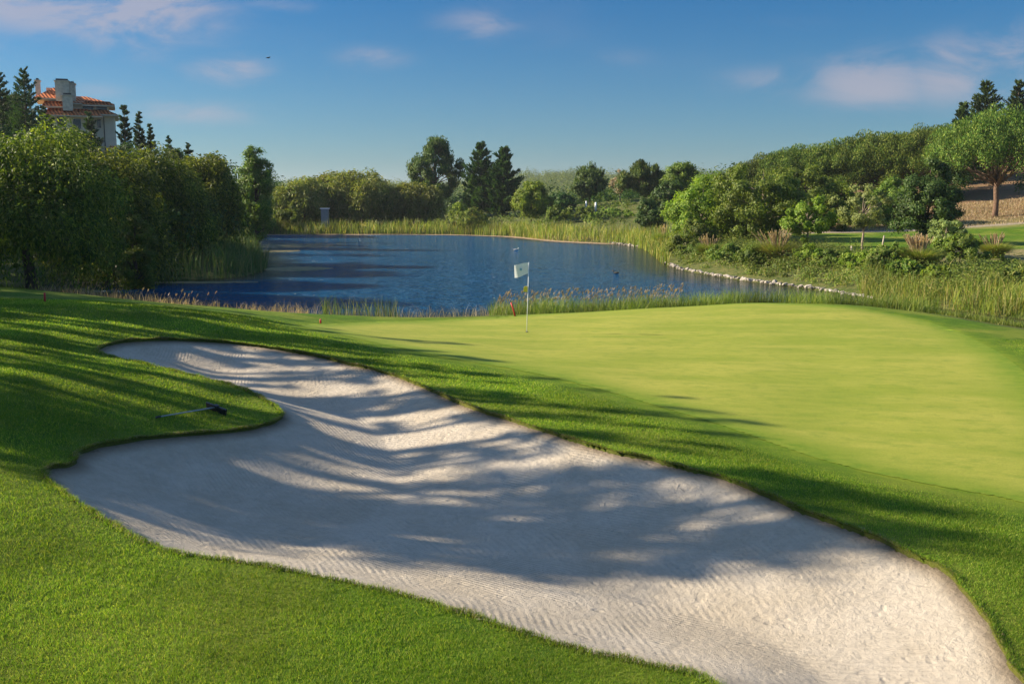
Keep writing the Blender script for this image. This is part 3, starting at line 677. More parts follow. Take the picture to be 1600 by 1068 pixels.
tree('thin', 'pale leaved sapling in front of the dense dark rounded tree', 1482, 62, 336, 66, 'pale', 6000, trunk=.2, bark='bark_pale', ls=.14)
tree('bush', 'large bright olive bush on the right bank above the reeds', 1505, 56, 364, 92, 'broad', 15000, cat='shrub', name='bush', ls=.14)
tree('bush', 'tangled dark bush at the right edge above the creek reeds', 1568, 53, 404, 90, 'broad_dark', 11000, cat='shrub', name='bush', ls=.13)
tree('bush', 'brown twiggy bush between the olive bush and the tangled dark bush', 1540, 50, 420, 50, 'weed', 6000, cat='shrub', name='bush', ls=.12)
# stone pines of the ridge
SPG = 'umbrella pines on the right ridge'
for px, d, top, w, lb in [(1556, 100, 170, 215, 'nearest umbrella pine with clear straight trunk on the brown slope'),
                          (1640, 106, 180, 170, 'umbrella pine cut by the right edge, behind the nearest one'),
                          (1482, 122, 197, 120, 'umbrella pine directly below the dark spiky conifers'),
                          (1425, 120, 199, 120, 'umbrella pine of the ridge above the dense dark rounded tree'),
                          (1368, 122, 206, 120, 'umbrella pine of the ridge above the crooked pale trunk'),
                          (1310, 124, 220, 116, 'umbrella pine of the ridge where the skyline starts to drop'),
                          (1252, 126, 230, 110, 'umbrella pine of the ridge behind the tall green tree'),
                          (1205, 128, 242, 100, 'last lowest umbrella pine at the left end of the ridge')]:
    tree('stone', lb, px, d, top, w*(1 if px in (1556, 1640) else 1.3), 'needle_top', 52000, group=SPG, bark='bark_pine', ls=.18, trunk=.44 if px in (1556, 1640) else .12)
for px, d, top, w, lb in [(1530, 135, 128, 92, 'tallest dark spiky conifer above the umbrella pines'), (1580, 138, 128, 62, 'dark spiky conifer right of the tallest one'), (1496, 132, 163, 52, 'small dark spiky conifer left of the tallest one'), (1612, 140, 160, 50, 'dark conifer at the right edge above the umbrella pines')]:
    tree('fir', lb, px, d, top, w, 'needle_dark', 11000, group='dark conifers above the ridge', ls=.36)
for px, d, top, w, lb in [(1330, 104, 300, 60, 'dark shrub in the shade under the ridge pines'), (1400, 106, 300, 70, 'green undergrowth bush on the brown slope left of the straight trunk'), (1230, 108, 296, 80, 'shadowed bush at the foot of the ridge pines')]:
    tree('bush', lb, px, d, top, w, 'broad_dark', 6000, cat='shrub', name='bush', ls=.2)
# hillside left
for px, d, top, w, lb in [(12, 112, 112, 44, 'dark conifer at the left edge of the hilltop'), (50, 110, 108, 52, 'dark tall conifer just left of the house'), (76, 118, 170, 34, 'short dark conifer in front of the house wall'),
                          (146, 112, 178, 34, 'dark pine in front of the house, under its tiled eaves'), (201, 112, 163, 26, 'tallest slender conifer right of the house'), (223, 114, 176, 24, 'middle slender conifer right of the house'), (240, 115, 196, 22, 'shorter slender conifer beside the middle one'),
                          (268, 118, 214, 16, 'lone small conifer tip showing above the willows'), (298, 122, 225, 20, 'rightmost small conifer tip showing above the willows')]:
    tree('fir', lb, px, d, top, w*1.35, 'needle_dark', 12000, group='conifers on the left hilltop', ls=.2)
tree('pine', 'bushy conifer behind the dark hilltop pair, left of the house', 28, 120, 140, 60, 'needle', 12000, ls=.3)
for px, d, top, w, lb in [(20, 96, 190, 120, 'bushy tree on the slope below the hilltop conifers'), (120, 98, 200, 100, 'leafy tree on the slope below the house'), (200, 100, 222, 90, 'leafy tree on the slope under the slender conifers'), (270, 100, 232, 90, 'leafy tree on the slope behind the left bank row'), (340, 104, 252, 70, 'leafy tree on the slope next to the poplar')]:
    tree('round', lb, px, d, top, w, 'broad_dark', 16000, ls=.19, trunk=.05)

# trees out of the picture on the left: they shade the bunker
for y, h, w, lb in [(15.9, 13.1, 4.4, 'broad pine beside the bunker lawn, nearest of the shade row'), (15.1, 11.8, 3.2, 'shorter pine standing in front of the nearest shade row pine')]:
    tree('pine', lb, 0, y, 0, w, 'needle', 6500, x=-21.5, h=h, ls=.16, trunk=.40, group='shade trees left of the bunker')
yy = 16.6
for i in range(34):
    env = np.interp(yy, [16, 20, 23.5, 27, 31, 35, 40], [12.9, 12.7, 12.0, 10.6, 9.0, 7.2, 6.0])
    x0 = -22.2-max(0, yy-30)*.35
    tree('poplar', 'slender poplar number %d of the shade row counted away from the bunker' % (i+1), 0, yy, 0, .8+.75*RS.rand(), 'broad_dark', 3500, x=x0+RS.rand()*2.2-1.1, h=env*(.86+.14*RS.rand()), ls=.13, group='shade trees left of the bunker')
    yy += .50 + .55*RS.rand()
for x, y, h, w, lb in [(-22.6, 27.2, 9.2, 4.2, 'rounded pine among the poplars of the shade row'), (-24.2, 31.0, 7.8, 4.4, 'lower rounded pine among the poplars of the shade row'), (-26, 34.6, 6.6, 4.4, 'lowest rounded pine at the far end of the shade row')]:
    tree('pine', lb, 0, y, 0, w, 'needle', 12000, x=x, h=h, ls=.17, trunk=.1, group='shade trees left of the bunker')
for i, (x, y, h, w) in enumerate([(-38, 45, 13.5, 10), (-42, 53, 15, 11), (-46, 62, 16.5, 12), (-50, 71, 18, 12), (-54, 80, 19, 12), (-60, 92, 19, 13)]):
    tree('round', ['large tree behind the big left willow', 'large tree behind the second left willow', 'large tree behind the third left willow', 'large tree behind the fourth left willow', 'large tree left of the poplar', 'large tree far left of the poplar'][i], 0, y, 0, w, 'broad_dark', 16000, x=x, h=h, ls=.34, trunk=.03)

# ------------------------------------------------------------------ far woods (stuff)
RS = np.random.RandomState(5)
def woods(name, label, n, ylo, yhi, xf, hlo, hhi, per, mat, ls, cond=None):
    y = ylo + RS.rand(n)*(yhi-ylo); x = xf(n, y)
    if cond is not None: m = cond(x, y); x, y = x[m], y[m]
    z = ground_z(x, y)[0]; h = hlo + RS.rand(len(x))*(hhi-hlo)
    cent = np.stack([x, y, z + h*.55], 1); V, F = clump_cloud(cent, h*.5, per, np.array([0, 600, -100.]), ls, 1.0, .3, .5)
    o = mesh_np(name, V, F, M[mat]); tag(o, label, 'woods', kind='stuff')
woods('hill_woods', 'hazy blue green woods covering the distant hills', 4600, 560, 1250, lambda n, y: (RS.rand(n)-.5)*1.25*y, 6, 14, 110, 'broad', 1.1)
woods('valley_woods', 'belts of small trees and hedges in the valley before the hills', 340, 260, 560, lambda n, y: (RS.rand(n)-.5)*1.2*y, 2.0, 5.0, 220, 'broad_dark', .45)
woods('slope_woods', 'mixed small trees covering the slope behind the medium pine', 420, 172, 330, lambda n, y: y*(.02+RS.rand(n)*.32), 1.5, 3.8, 220, 'broad_dark', .38)
woods('far_left_woods', 'small trees behind the poplar and far willows', 260, 175, 330, lambda n, y: -y*(.02+RS.rand(n)*.40), 2.5, 6, 220, 'broad_dark', .38)
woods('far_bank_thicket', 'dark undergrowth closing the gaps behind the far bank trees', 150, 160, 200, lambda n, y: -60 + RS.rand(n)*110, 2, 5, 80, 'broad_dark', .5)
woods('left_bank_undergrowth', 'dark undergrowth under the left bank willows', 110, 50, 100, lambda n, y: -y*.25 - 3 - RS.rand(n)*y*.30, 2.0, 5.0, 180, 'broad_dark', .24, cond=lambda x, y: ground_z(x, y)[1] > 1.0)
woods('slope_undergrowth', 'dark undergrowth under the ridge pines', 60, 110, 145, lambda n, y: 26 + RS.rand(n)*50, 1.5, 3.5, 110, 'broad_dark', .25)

# ------------------------------------------------------------------ reeds, shore grasses, bank plants (stuff)
def scatter(n, x0, x1, y0, y1, cond):
    x = x0 + RS.rand(n)*(x1-x0); y = y0 + RS.rand(n)*(y1-y0); z, s = ground_z(x, y); m = cond(x, y, s); return x[m], y[m], np.maximum(z[m], -.1), s[m]
def pxcol(x, y): return 800 + 1556*x/y      # bearing of a spot from the camera, as a column
def reeds(name, label, n, box, cond, h0, h1, w, mat, lean=.25, cat='reeds'):
    x, y, z, s = scatter(n, *box, cond); pat = .55+.45*np.sin(x*.9+2*np.sin(y*.5))*np.sin(x*.37+1.3)
    h = (h0 + (h1-h0)*RS.rand(len(x)))*(.75+.35*pat)
    V, F, tp = blade_mesh(np.stack([x, y, z-.05], 1), h, w*(.7+.6*RS.rand(len(x))), lean*RS.rand(len(x))*2)
    o = mesh_np(name, V, F, M[mat]); tag(o, label, cat, kind='stuff'); return x, y, z, h, tp
reeds('far_reed_bed', 'tall green cattail reeds along the far shore of the pond', 60000, (-50, 24, 108, 146), lambda x, y, s: (s > -.6) & (s < 3.2) & (y > 118-.0*x) & (pxcol(x, y) > 385) & (pxcol(x, y) < 850), .9, 1.8, .07, 'reed')
reeds('far_right_reeds', 'straw coloured reeds at the far right corner of the pond', 22000, (4, 24, 70, 135), lambda x, y, s: (s > -.4) & (s < 4) & (pxcol(x, y) > 830) & (pxcol(x, y) < 1045), .7, 1.7, .06, 'reed')
reeds('fallen_straw_reeds', 'bleached broken reeds lying along the far right shore', 6000, (0, 16, 100, 132), lambda x, y, s: (s > -.5) & (s < 1.6) & (pxcol(x, y) > 800) & (pxcol(x, y) < 940), .3, .8, .06, 'straw', .9)
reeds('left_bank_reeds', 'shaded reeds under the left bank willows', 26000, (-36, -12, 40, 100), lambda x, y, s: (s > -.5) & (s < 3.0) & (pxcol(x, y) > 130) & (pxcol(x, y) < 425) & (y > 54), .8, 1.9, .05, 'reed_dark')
reeds('creek_reeds', 'light green reeds on the right bank of the creek behind the green', 26000, (15, 34, 36, 56), lambda x, y, s: (s > -.3) & (s < 3.5) & (pxcol(x, y) > 1345) & (y > 1.2*x + 16 - 8) & (y > 40), .4, 1.1, .03, 'reed', .5)
def near_side(x, y): return y < 46
reeds('pond_edge_grass', 'wild grass fringe between the green and the pond', 30000, (-1.5, 16, 37, 45), lambda x, y, s: (s > -.1) & (s < 2.6 + .5*np.sin(x*1.7)) & near_side(x, y) & (pxcol(x, y) > 765), .25, .95, .014, 'weed', .7, 'grass')
reeds('creek_edge_grass', 'short wild grass along the near edge of the creek', 26000, (12, 26, 34, 42), lambda x, y, s: (s > -.1) & (s < 2.2) & near_side(x, y), .12, .38, .02, 'weed', .6, 'grass')
x, y, z, h, tp = reeds('crest_grass', 'dry pinkish grass along the lawn crest by the dark inlet', 12000, (-24, -6, 28, 44), lambda x, y, s: (s > .0) & (s < 3.4) & near_side(x, y) & (pxcol(x, y) < 480), .10, .50, .014, 'straw', .6, 'grass')
reeds('inlet_rushes', 'dark rushes standing at the near water edge left of the flag', 3600, (-9, 0, 36, 44), lambda x, y, s: (s > -.6) & (s < 1.0) & near_side(x, y) & (np.sin(x*2.1)+np.sin(x*.9+1) > -.5) & (pxcol(x, y) > 500) & (pxcol(x, y) < 660), .7, 1.25, .022, 'reed_dark', .25)
reeds('shore_straw', 'thin straw stems at the near water edge', 3200, (-16, 0, 34, 44), lambda x, y, s: (s > -.5) & (s < 1.5) & near_side(x, y) & (pxcol(x, y) > 380) & (pxcol(x, y) < 790), .3, .75, .012, 'straw', .4, 'grass')
# seed heads above the wild grass
def seed_heads(name, label, n, box, cond, h0, h1, mat='seed'):
    x, y, z, s = scatter(n, *box, cond); m = len(x); h = h0 + (h1-h0)*RS.rand(m)
    ld = np.stack([.25+.2*RS.rand(m), .1*RS.randn(m), np.ones(m)], 1); P0 = np.stack([x, y, z], 1); tip = P0 + ld*h[:, None]
    st, sf, _ = blade_mesh(P0, h, .008, .3, az=np.zeros(m)); D = norm(ld*[1.3, 1, .9] + .2*RS.randn(m, 3))
    tt = st.reshape(m, 5, 3)[:, 4]
    k = 3; parts = []
    for i in range(k): parts.append(leaf_quads(tt - D*.06, D + .15*sph(m), sph(m), .16, .035))
    V, F = join(parts); V2 = st; F2 = sf
    q = np.concatenate([F, F[:, [0, 2, 3]].repeat(1, 0)[:, [0, 1, 2, 2]]])[:len(F)]
    o = mesh_np(name, V, q, M[mat]); tag(o, label, 'grass', kind='stuff')
    o2 = mesh_np(name.replace('heads', 'stalks'), V2, F2, M['straw']); tag(o2, 'thin dry stalks carrying ' + label, 'grass', kind='stuff')
seed_heads('pond_edge_seed_heads', 'pinkish seed heads over the grass fringe behind the green', 3200, (-1.5, 16, 37, 45), lambda x, y, s: (s > 0) & (s < 2.2) & near_side(x, y) & (pxcol(x, y) > 770) & (pxcol(x, y) < 1060), .5, .95)
seed_heads('crest_seed_heads', 'pinkish seed heads along the lawn crest on the left', 700, (-24, -6, 28, 44), lambda x, y, s: (s > .2) & (s < 3.2) & near_side(x, y) & (pxcol(x, y) < 330), .25, .6)
# weeds on the right bank
def weeds(name, label, n, box, cond, rad, per, mat, ls, fl=.7):
    x, y, z, s = scatter(n, *box, cond); r = rad*(.35+1.3*RS.rand(len(x))**1.6)
    V, F = clump_cloud(np.stack([x, y, z + r*.25], 1), r, per, np.array([0, 300, -60.]), ls, fl, .6, .3); o = mesh_np(name, V, F, M[mat]); tag(o, label, 'weeds', kind='stuff')
weeds('bank_weeds', 'green weeds covering the right bank above the stones', 3000, (11, 40, 44, 96), lambda x, y, s: (s > .7) & (s < 9) & (y > 44) & (pxcol(x, y) > 1040) & (pxcol(x, y) < 1660), .85, 95, 'weed', .125)
weeds('bank_leafy_weeds', 'darker leafy weeds among the bank growth', 800, (11, 40, 44, 96), lambda x, y, s: (s > 2.0) & (s < 10) & (y > 44) & (pxcol(x, y) > 1060) & (pxcol(x, y) < 1640), 1.0, 110, 'broad', .13)
weeds('meadow_scrub', 'rough scrub behind the reeds on the far bank', 420, (-55, 26, 122, 160), lambda x, y, s: (s > 4) & (pxcol(x, y) > 380), 1.3, 90, 'weed', .26)
reeds('bank_tall_grass', 'tall pale grass on the right bank', 5000, (11, 40, 44, 96), lambda x, y, s: (s > .8) & (s < 9) & (y > 46) & (pxcol(x, y) > 1000) & (pxcol(x, y) < 1640) & (np.sin(x*.8)+np.sin(y*.5+x*.3) > .1), .4, 1.1, .04, 'reed', .5, 'grass')
reeds('slope_dry_grass', 'dry yellow grass on the slope below the ridge pines', 26000, (24, 70, 94, 112), lambda x, y, s: (s > 1), .15, .4, .05, 'straw', .5, 'grass')

# algae mats
for (px, py, rx, ry, lb) in [(455, 384, 5.5, 6.0, 'brownish floating algae mat near the far left reeds'), (415, 392, 3.2, 2.4, 'small floating algae mat touching the left bank'), (462, 420, 2.4, 2.2, 'dark green algae patch by the shaded left water'),
                         (235, 441, 6.0, .7, 'yellow green scum strip along the inlet under the willows')]:
    c = at_z(px, py, 0); V = []; F = []
    for i in range(420):
        a = RS.rand()*6.28; r = RS.rand()**.6; cx_, cy_ = c[0]+math.cos(a)*r*rx, c[1]+math.sin(a)*r*ry; q = .12+.22*RS.rand()*(1.2-r); b = len(V); m = 7
        zz = .004 + .004*RS.rand() + i*1e-5
        V.append((cx_, cy_, zz+.004)); V += [(cx_+math.cos(k*6.2832/m)*q*(1+.5*RS.rand())*1.6, cy_+math.sin(k*6.2832/m)*q*(.6+.5*RS.rand()), zz-.003) for k in range(m)]
        F += [(b, b+1+k, b+1+(k+1) % m) for k in range(m)]
    o = mesh_np('algae_mat', V, F, M['algae']); tag(o, lb, 'algae', kind='stuff')

LF = np.array([at_z(px, py, 0) for px, py in [(400, 366.5), (500, 366.2), (600, 366.2), (700, 366.6), (800, 369.6), (870, 376.6), (950, 381)]]); V = []; F = []
for i in range(1500):
    t = RS.rand()*(len(LF)-1); k = int(t); c = LF[k] + (LF[k+1]-LF[k])*(t-k); q = .4+.5*RS.rand(); b = len(V); m = 6; cx_, cy_ = c[0], c[1]-RS.rand()*1.3*(.6+.4*math.sin(t*5))
    V.append((cx_, cy_, .03+i*1e-5)); V += [(cx_+math.cos(j*6.2832/m)*q*1.6, cy_+math.sin(j*6.2832/m)*q*.5, .008+i*1e-5) for j in range(m)]
    F += [(b, b+1+j, b+1+(j+1) % m) for j in range(m)]
def scum_mat():
    m_, k_ = new_mat('shore_debris'); n_ = k_.noise(pos(k_), 1.5, 4, .7); c_ = k_.mix(k_.map(n_, .35, .65), (.28, .20, .11), (.42, .31, .19))
    p_ = principled(k_, c_, .85, n_, .4, .02, .1); k_.l.new(p_.outputs[0], k_.out.inputs[0]); return m_
o = mesh_np('shore_debris', V, F, scum_mat()); tag(o, 'tan line of dead reed litter floating along the far shore', 'debris', kind='stuff')

# ------------------------------------------------------------------ stones along the right shore
def stone_proto(seed):
    import bmesh
    bm = bmesh.new(); bmesh.ops.create_icosphere(bm, subdivisions=2, radius=1)
    for v in bm.verts:
        n = mnoise.noise(v.co*1.3 + Vector((seed*7.1, 0, 0))); v.co *= 1 + .45*n
        for ax in (Vector((.7, .3, .64)), Vector((-.5, .6, .6)), Vector((.2, -.9, .4)), Vector((0, 0, 1))):
            ax = ax.normalized(); t = v.co.dot(ax)
            if t > .72: v.co -= ax*(t-.72)
    me = bpy.data.meshes.new('shore_stone'); bm.to_mesh(me); bm.free(); me.materials.append(M['stone']); return me
protos = [stone_proto(i) for i in range(5)]
line = [at_z(px, py, 0) for px, py in [(1040, 411), (1065, 421), (1130, 433), (1200, 443), (1280, 453), (1360, 466)]]
line2 = [at_z(px, py, 0) for px, py in [(955, 380), (1000, 386)]]
def along(L, n):
    L = np.array(L); seg = np.linalg.norm(np.diff(L, axis=0), axis=1); cum = np.concatenate([[0], np.cumsum(seg)]); out = []
    for i in range(n):
        t = (i+RS.rand()*.8)/n*cum[-1]; k = min(np.searchsorted(cum, t, 'right')-1, len(seg)-1); out.append(L[k] + (L[k+1]-L[k])*(t-cum[k])/seg[k])
    return out
first = None
for L, n, lb, g in [(line, 250, 'pale rounded stone in the long stone edging of the right shore', 'stones edging the right shore'), (line2, 40, 'pale stone in the short stone edging by the far right reeds', 'stones edging the far right corner')]:
    for p in along(L, n):
        o = bpy.data.objects.new('shore_stone', protos[RS.randint(5)]); C.objects.link(o); sz = .06+.11*RS.rand()**2
        if g.endswith('corner'): sz *= 1.3
        o.location = (p[0]+RS.randn()*.10, p[1]+RS.randn()*.16+.10, .03+RS.rand()*.08); o.scale = (sz*1.35, sz, sz*.75); o.rotation_euler = (RS.rand()*.5, RS.rand()*.5, RS.rand()*6.28)
        tag(o, lb, 'stone', g)

# ------------------------------------------------------------------ pampas grass clumps
def pampas(px, d, top, w, label, npl, lean=.22):
    x = at_d(px, 312, d)[0]; z0 = gz(x, d) - .05; h = at_d(px, top, d)[2]-z0; R = w/1556*d/2*1.25
    root = empty('pampas_grass', (x, d, z0)); tag(root, label, 'pampas grass', 'pampas grass clumps on the right bank')
    m = 5200; a = RS.rand(m)*6.28; r = RS.rand(m)*R*.35
    V, F, _ = blade_mesh(np.stack([np.cos(a)*r, np.sin(a)*r, np.zeros(m)], 1), h*(.40+.38*RS.rand(m)), .035, .35+.85*RS.rand(m), az=a, curve=.4)
    mesh_np('leaves', V, F, M['reed'], root)
    k = int(npl*2.1); mb = MB(); parts = []
    for i in range(k):
        a = RS.rand()*6.28; rr = RS.rand()*.9; L = h*(.78+.24*RS.rand()); tip = np.array([math.cos(a)*rr*R*.7 - .12*R, math.sin(a)*rr*R*.7, L])
        mb.tube([(tip[0]*.15, tip[1]*.15, 0), tuple(tip*[.5, .5, .55]), tuple(tip)], [.018, .014, .008], 4)
        q = 80; t = RS.rand(q)[:, None]; D0 = norm(tip*[1, 1, .8]); P = tip - D0*(t*h*.27)
        parts.append(leaf_quads(P, D0 + .22*sph(q), sph(q), .16, .035))
    mb.build('stalks', M['straw'], root); V, F = join(parts); mesh_np('plumes', V, F, M['plume'], root)
pampas(1218, 62, 360, 84, 'largest pampas grass with fan of pale plumes above the stone edging', 26)
pampas(1112, 70, 368, 48, 'small pampas grass with beige plumes under the bright corner tree', 12)
pampas(1442, 54, 368, 62, 'browned pampas grass left of the olive bush', 24)
pampas(1560, 60, 366, 56, 'pampas grass with thin white plumes by the shaded fairway', 13)
pampas(1040, 92, 352, 30, 'little pampas grass beside the dark glossy bush at the water corner', 8)
pampas(1238, 61, 392, 44, 'low dull pampas tuft hugging the largest pampas', 8)

# ------------------------------------------------------------------ house on the hill
def house():
    D = 130.0; mpp = D/1556.0*.92
    cx_, cz0 = at_d(125, 312, D)[0], at_d(125, 235, D)[2]
    root = empty('hillside_house', (cx_, D, cz0-3)); root.rotation_euler = (0, 0, .36)
    tag(root, 'cream villa with terracotta tiled roofs and big chimneys on the left hilltop', 'house')
    def X_(px): return (px-125)*mpp
    def Z_(py): return at_d(125, py, D)[2] - (cz0-3)
    w = MB(); w.box(X_(80), X_(150), -.5, 9, 0, Z_(177)); w.box(X_(150), X_(186), 1.5, 9.5, 0, Z_(175)); w.build('wall', M['cream'], root)
    w = MB(); w.box(X_(84), X_(177), 1.2, 8, Z_(180), Z_(157)); w.box(X_(78), X_(118), 2.0, 7.5, Z_(160), Z_(149)); w.build('upper_wall', M['cream'], root)
    def roof(x0, x1, y0, y1, ze, zt, ix, iy, ix2=None):
        r = MB(); r.frustum(X_(x0), X_(x1), y0, y1, Z_(ze), Z_(zt), ix, iy, ix2); r.build('roof', M['tile'], root)
        r = MB(); r.box(X_(x0)+.05, X_(x1)-.05, y0+.05, y1-.05, Z_(ze)-.18, Z_(ze)-.003); r.build('eave', M['stucco'], root)
    roof(62, 122, .8, 8.6, 153.5, 132.5, 2.3, 3.6, 1.2)
    roof(112, 187, .6, 8.8, 160, 146, 1.0, 3.2, 3.4)
    roof(136, 186.5, .2, 1.6, 162.5, 156.5, .5, 1.0)
    roof(76, 192, .2, 10, 177, 165.5, 1.0, 1.4, 2.0)
    roof(78, 169, -1.5, 1.0, 181.5, 170.5, .6, 1.6, 1.9)
    roof(76, 110, .1, 1.6, 166.5, 158.5, .3, 1.0)
    roof(172, 191, -.6, 3, 233, 226.5, .4, 1.2)
    def chimney(x0, x1, y0, y1, zb, zt, cap=True):
        c = MB().box(X_(x0), X_(x1), y0, y1, Z_(zb), Z_(zt)).build('chimney', M['stucco'], root)
        if cap:
            MB().box(X_(x0)-.1, X_(x1)+.1, y0-.1, y1+.1, Z_(zt)+.003, Z_(zt)+.12).build('cap', M['stucco'], c)
            MB().box(X_(x0)+.12, X_(x1)-.12, y0+.12, y1-.12, Z_(zt)+.12, Z_(zt)+.34).build('flue', M['dark'], c)
    chimney(97, 118.5, .6, 2.4, 158, 127); chimney(118.8, 127, 1.4, 3, 156, 129.5); chimney(108, 123, -.9, .5, 174, 151); chimney(65, 72, 3, 4.2, 150, 124.5)
    chimney(80, 96, 4.5, 5.2, 140, 133, False)
    def window(x0, x1, z0, z1, y):
        f = MB(); t = .08
        f.box(X_(x0)-t, X_(x1)+t, y-.06, y+.02, Z_(z1)-t, Z_(z1)); f.box(X_(x0)-t, X_(x1)+t, y-.06, y+.02, Z_(z0), Z_(z0)+t)
        f.box(X_(x0)-t, X_(x0), y-.058, y+.018, Z_(z1)+.002, Z_(z0)-.002); f.box(X_(x1), X_(x1)+t, y-.058, y+.018, Z_(z1)+.002, Z_(z0)-.002)
        wd = f.build('window', M['cream'], root); MB().box(X_(x0), X_(x1), y-.03, y+.01, Z_(z1), Z_(z0)).build('pane', M['glass'], wd)
    window(137, 154, 163.5, 169, 1.18); window(158, 175, 163.5, 171, 1.18); window(101, 107, 154.5, 161.5, 1.98); window(98, 112, 183, 197, -.52); window(122, 134, 186, 202, -.52)
    window(158, 164, 184, 198, 1.48)
    MB().box(X_(168), X_(169.4), 1.40, 1.49, 0, Z_(178)).build('downpipe', M['dark'], root)
house()

# ------------------------------------------------------------------ small things
def flagstick():
    p = on_base(823, 518.5); z = float(near_z(np.array([p[0]]), np.array([p[1]]))[0]) + .012
    root = empty('flagstick', (p[0], p[1], z)); root.rotation_euler = (0, math.radians(1.6), 0)
    tag(root, 'white golf flag on a thin pale pole standing in the hole', 'golf flag')
    MB().tube([(0, 0, -.1), (0, 0, 1.0), (0, 0, 2.12)], [.011, .010, .009], 8).build('pole', M['white'], root, True)
    nx, nz = 16, 8; V = []; F = []
    for off in (0, .004):
        for i in range(nx+1):
            for j in range(nz+1):
                u = i/nx; v = j/nz; x = -.43*u*(1-.06*v); zz = 2.10 - .34*v - .07*u + .014*math.sin(u*5+v*1.2) - .06*u*v
                V.append((x - .012, .035*math.sin(u*6+v*1.0)*u**.6 + off, zz))
    n1 = (nx+1)*(nz+1)
    for s0, fl in ((0, 0), (n1, 1)):
        for i in range(nx):
            for j in range(nz):
                a = s0+i*(nz+1)+j; q = (a, a+nz+1, a+nz+2, a+1); F.append(q[::-1] if fl else q)
    fl = mesh_np('flag', V, F, M['white'], root, smooth=True)
    MB().box(-.27, -.20, -.035, -.028, 1.86, 1.93).build('emblem', plain('pale_blue_print', (.25, .45, .6), .6), fl)
    t = MB(); t.box(-.135, -.012, -.03, .03, 1.215, 1.36); t.box(-.11, -.02, -.034, .034, 1.36, 1.385); t.build('tag', M['yellow'], root)
    c = MB().tube([(0, 0, .0), (0, 0, .004)], [.054, .054], 20); c.build('cup', M['dark'], root)
flagstick()

def rake():
    a = on_base(244, 656); b = on_base(336, 643.5); c0 = on_base(323, 638); c1 = on_base(354, 650)
    z = lambda p: float(near_z(np.array([p[0]]), np.array([p[1]]))[0])
    A = Vector((a[0], a[1], z(a)+.045)); B = Vector((b[0], b[1], z(b)+.08)); root = empty('bunker_rake', B)
    tag(root, 'black headed bunker rake lying on the grass tongue beside the bunker', 'rake')
    A_ = A-B
    MB().tube([tuple(A_), tuple(A_*.5), (0, 0, 0)], [.011, .011, .013], 8).build('handle', M['rake_pole'], root, True)
    MB().tube([tuple(A_*1.0), tuple(A_*.93)], [.018, .018], 8).build('grip', M['rake_black'], root, True)
    P0 = Vector((c0[0], c0[1], z(c0)+.09)) - B; P1 = Vector((c1[0], c1[1], z(c1)+.09)) - B
    L = (P1-P0).length; ang = math.atan2((P1-P0).y, (P1-P0).x); mid = (P0+P1)/2
    h = MB(); h.box(-L/2, L/2, -.018, .018, -.012, .022)
    n = 17
    for i in range(n):
        xx = -L/2 + .02 + (L-.04)*i/(n-1); h.frustum(xx-.010, xx+.010, -.012, .012, -.015-.07, -.015, -.004, -.004)
    h.box(-.04, .04, -.035, .035, .022, .036)
    o = h.build('head', M['rake_black'], root); o.location = mid; o.rotation_euler = (.12, math.atan2(-(P1-P0).z, L), ang)
rake()

def stake(px, py, label, lean=0.0, h=.5):
    p = on_base(px, py); z = gz(p[0], p[1]); o = MB().tube([(0, 0, -.1), (lean*h*.5, 0, h*.5), (lean*h, 0, h)], [.03, .03, .025], 8).build('marker_stake', M['red'], None, True)
    o.location = (p[0], p[1], z); tag(o, label, 'stake')
stake(806, 489, 'red leaning hazard stake in the grass fringe by the flag', -.35)
stake(70, 471, 'short red stake in the dry grass on the left lawn crest', 0.05, .26)
stake(501, 503, 'tiny red stake at the green front corner by the rushes', 0.0, .12)

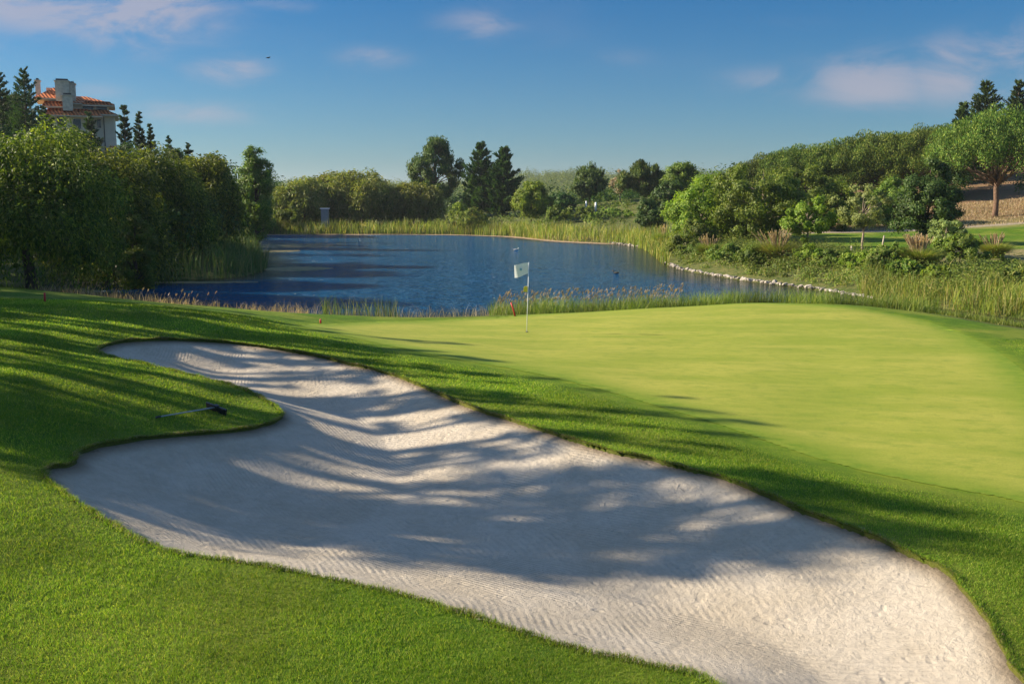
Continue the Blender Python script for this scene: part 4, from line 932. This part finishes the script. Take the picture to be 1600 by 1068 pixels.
def bird(name, label, px, py, mat, L=.4, yaw=0.3, water=True, d=None):
    if water: p = at_z(px, py, 0); loc = (p[0], p[1], .0)
    else: loc = tuple(at_d(px, py, d))
    import bmesh
    bm = bmesh.new()
    bmesh.ops.create_uvsphere(bm, u_segments=14, v_segments=10, radius=1)
    for v in bm.verts:
        x, y_, z_ = v.co; t = (x+1)/2
        v.co = Vector((x*L*.5, y_*L*.2*(1-.35*abs(x)), z_*L*.16*(1-.2*abs(x)) + L*.10 + (L*.10 if x < -.7 else 0)*(-x-.7)*3))
    me = bpy.data.meshes.new(name); bm.to_mesh(me); bm.free(); me.materials.append(mat)
    for pl in me.polygons: pl.use_smooth = True
    o = bpy.data.objects.new(name, me); C.objects.link(o); o.location = loc; o.rotation_euler = (0, 0, yaw); tag(o, label, 'bird')
    MB().tube([(L*.36, 0, L*.12), (L*.44, 0, L*.3), (L*.48, 0, L*.42), (L*.56, 0, L*.42)], [L*.08, L*.055, L*.085, L*.05], 8).build('head', mat, o, True)
    MB().tube([(L*.60, 0, L*.41), (L*.72, 0, L*.39)], [L*.03, L*.008], 6).build('bill', M['bill'], o)
    if not water:
        for s in (-1, 1): MB().box(-.3*L, .15*L, min(s*.1*L, s*1.0*L), max(s*.1*L, s*1.0*L), L*.12, L*.14).build('wing', mat, o)
bird('water_bird', 'small white bird floating far out on the blue pond', 806, 391, M['feather'], .5, .2)
bird('water_bird', 'dark duck swimming near the right shore of the pond', 963, 427, M['feather_dark'], .42, 2.6)
bird('flying_bird', 'tiny bird in the sky above the left clouds', 419, 91, M['feather_dark'], .35, .6, False, 95)

def cabinet():
    p = at_d(508, 340, 141); z = gz(p[0], 141); root = empty('utility_cabinet', (p[0], 141, z)); h = at_d(508, 325, 141)[2]-z
    tag(root, 'grey boxy utility cabinet behind the far reeds', 'cabinet')
    MB().box(-.5, .5, -.4, .4, 0, h-.12).build('body', M['grey_metal'], root); MB().box(-.62, .62, -.5, .5, h-.12, h).build('roof', M['white'], root)
    MB().box(-.38, .38, -.43, -.403, .15, h-.3).build('door', M['grey_metal'], root)
cabinet()
def post(px, d, pt, label, lean=0, r=.05, mat='wood_post', nm='wooden_post'):
    x = at_d(px, 312, d)[0]; z = gz(x, d); h = at_d(px, pt, d)[2]-z
    o = MB().tube([(0, 0, -.1), (lean*h*.5, 0, h*.5), (lean*h, 0, h)], [r, r, r*.9], 8).build(nm, M[mat], None, True); o.location = (x, d, z); tag(o, label, 'post')
post(1381, 64, 368, 'pale bare post leaning against the thin crooked tree', .12)
post(1334, 63, 384, 'short weathered post left of the crooked pale tree', 0)
post(916, 150, 314, 'white post in the meadow under the medium pine', 0, .12, 'white', 'white_post')
post(931, 150, 316, 'thicker white post right of the medium pine', 0, .16, 'white', 'white_post')

# ------------------------------------------------------------------ haze
hm, hk = new_mat('air_haze'); hv = hk.new('ShaderNodeVolumePrincipled'); hv.inputs['Color'].default_value = (.80, .88, 1.0, 1); hv.inputs['Density'].default_value = .00014; hv.inputs['Anisotropy'].default_value = .2
hk.l.new(hv.outputs[0], hk.out.inputs['Volume'])
hz = MB().box(-3300, 3400, -200, 3700, -3, 75).build('haze', hm); tag(hz, 'thin blue haze between the pond and the distant hills', 'haze', kind='stuff')
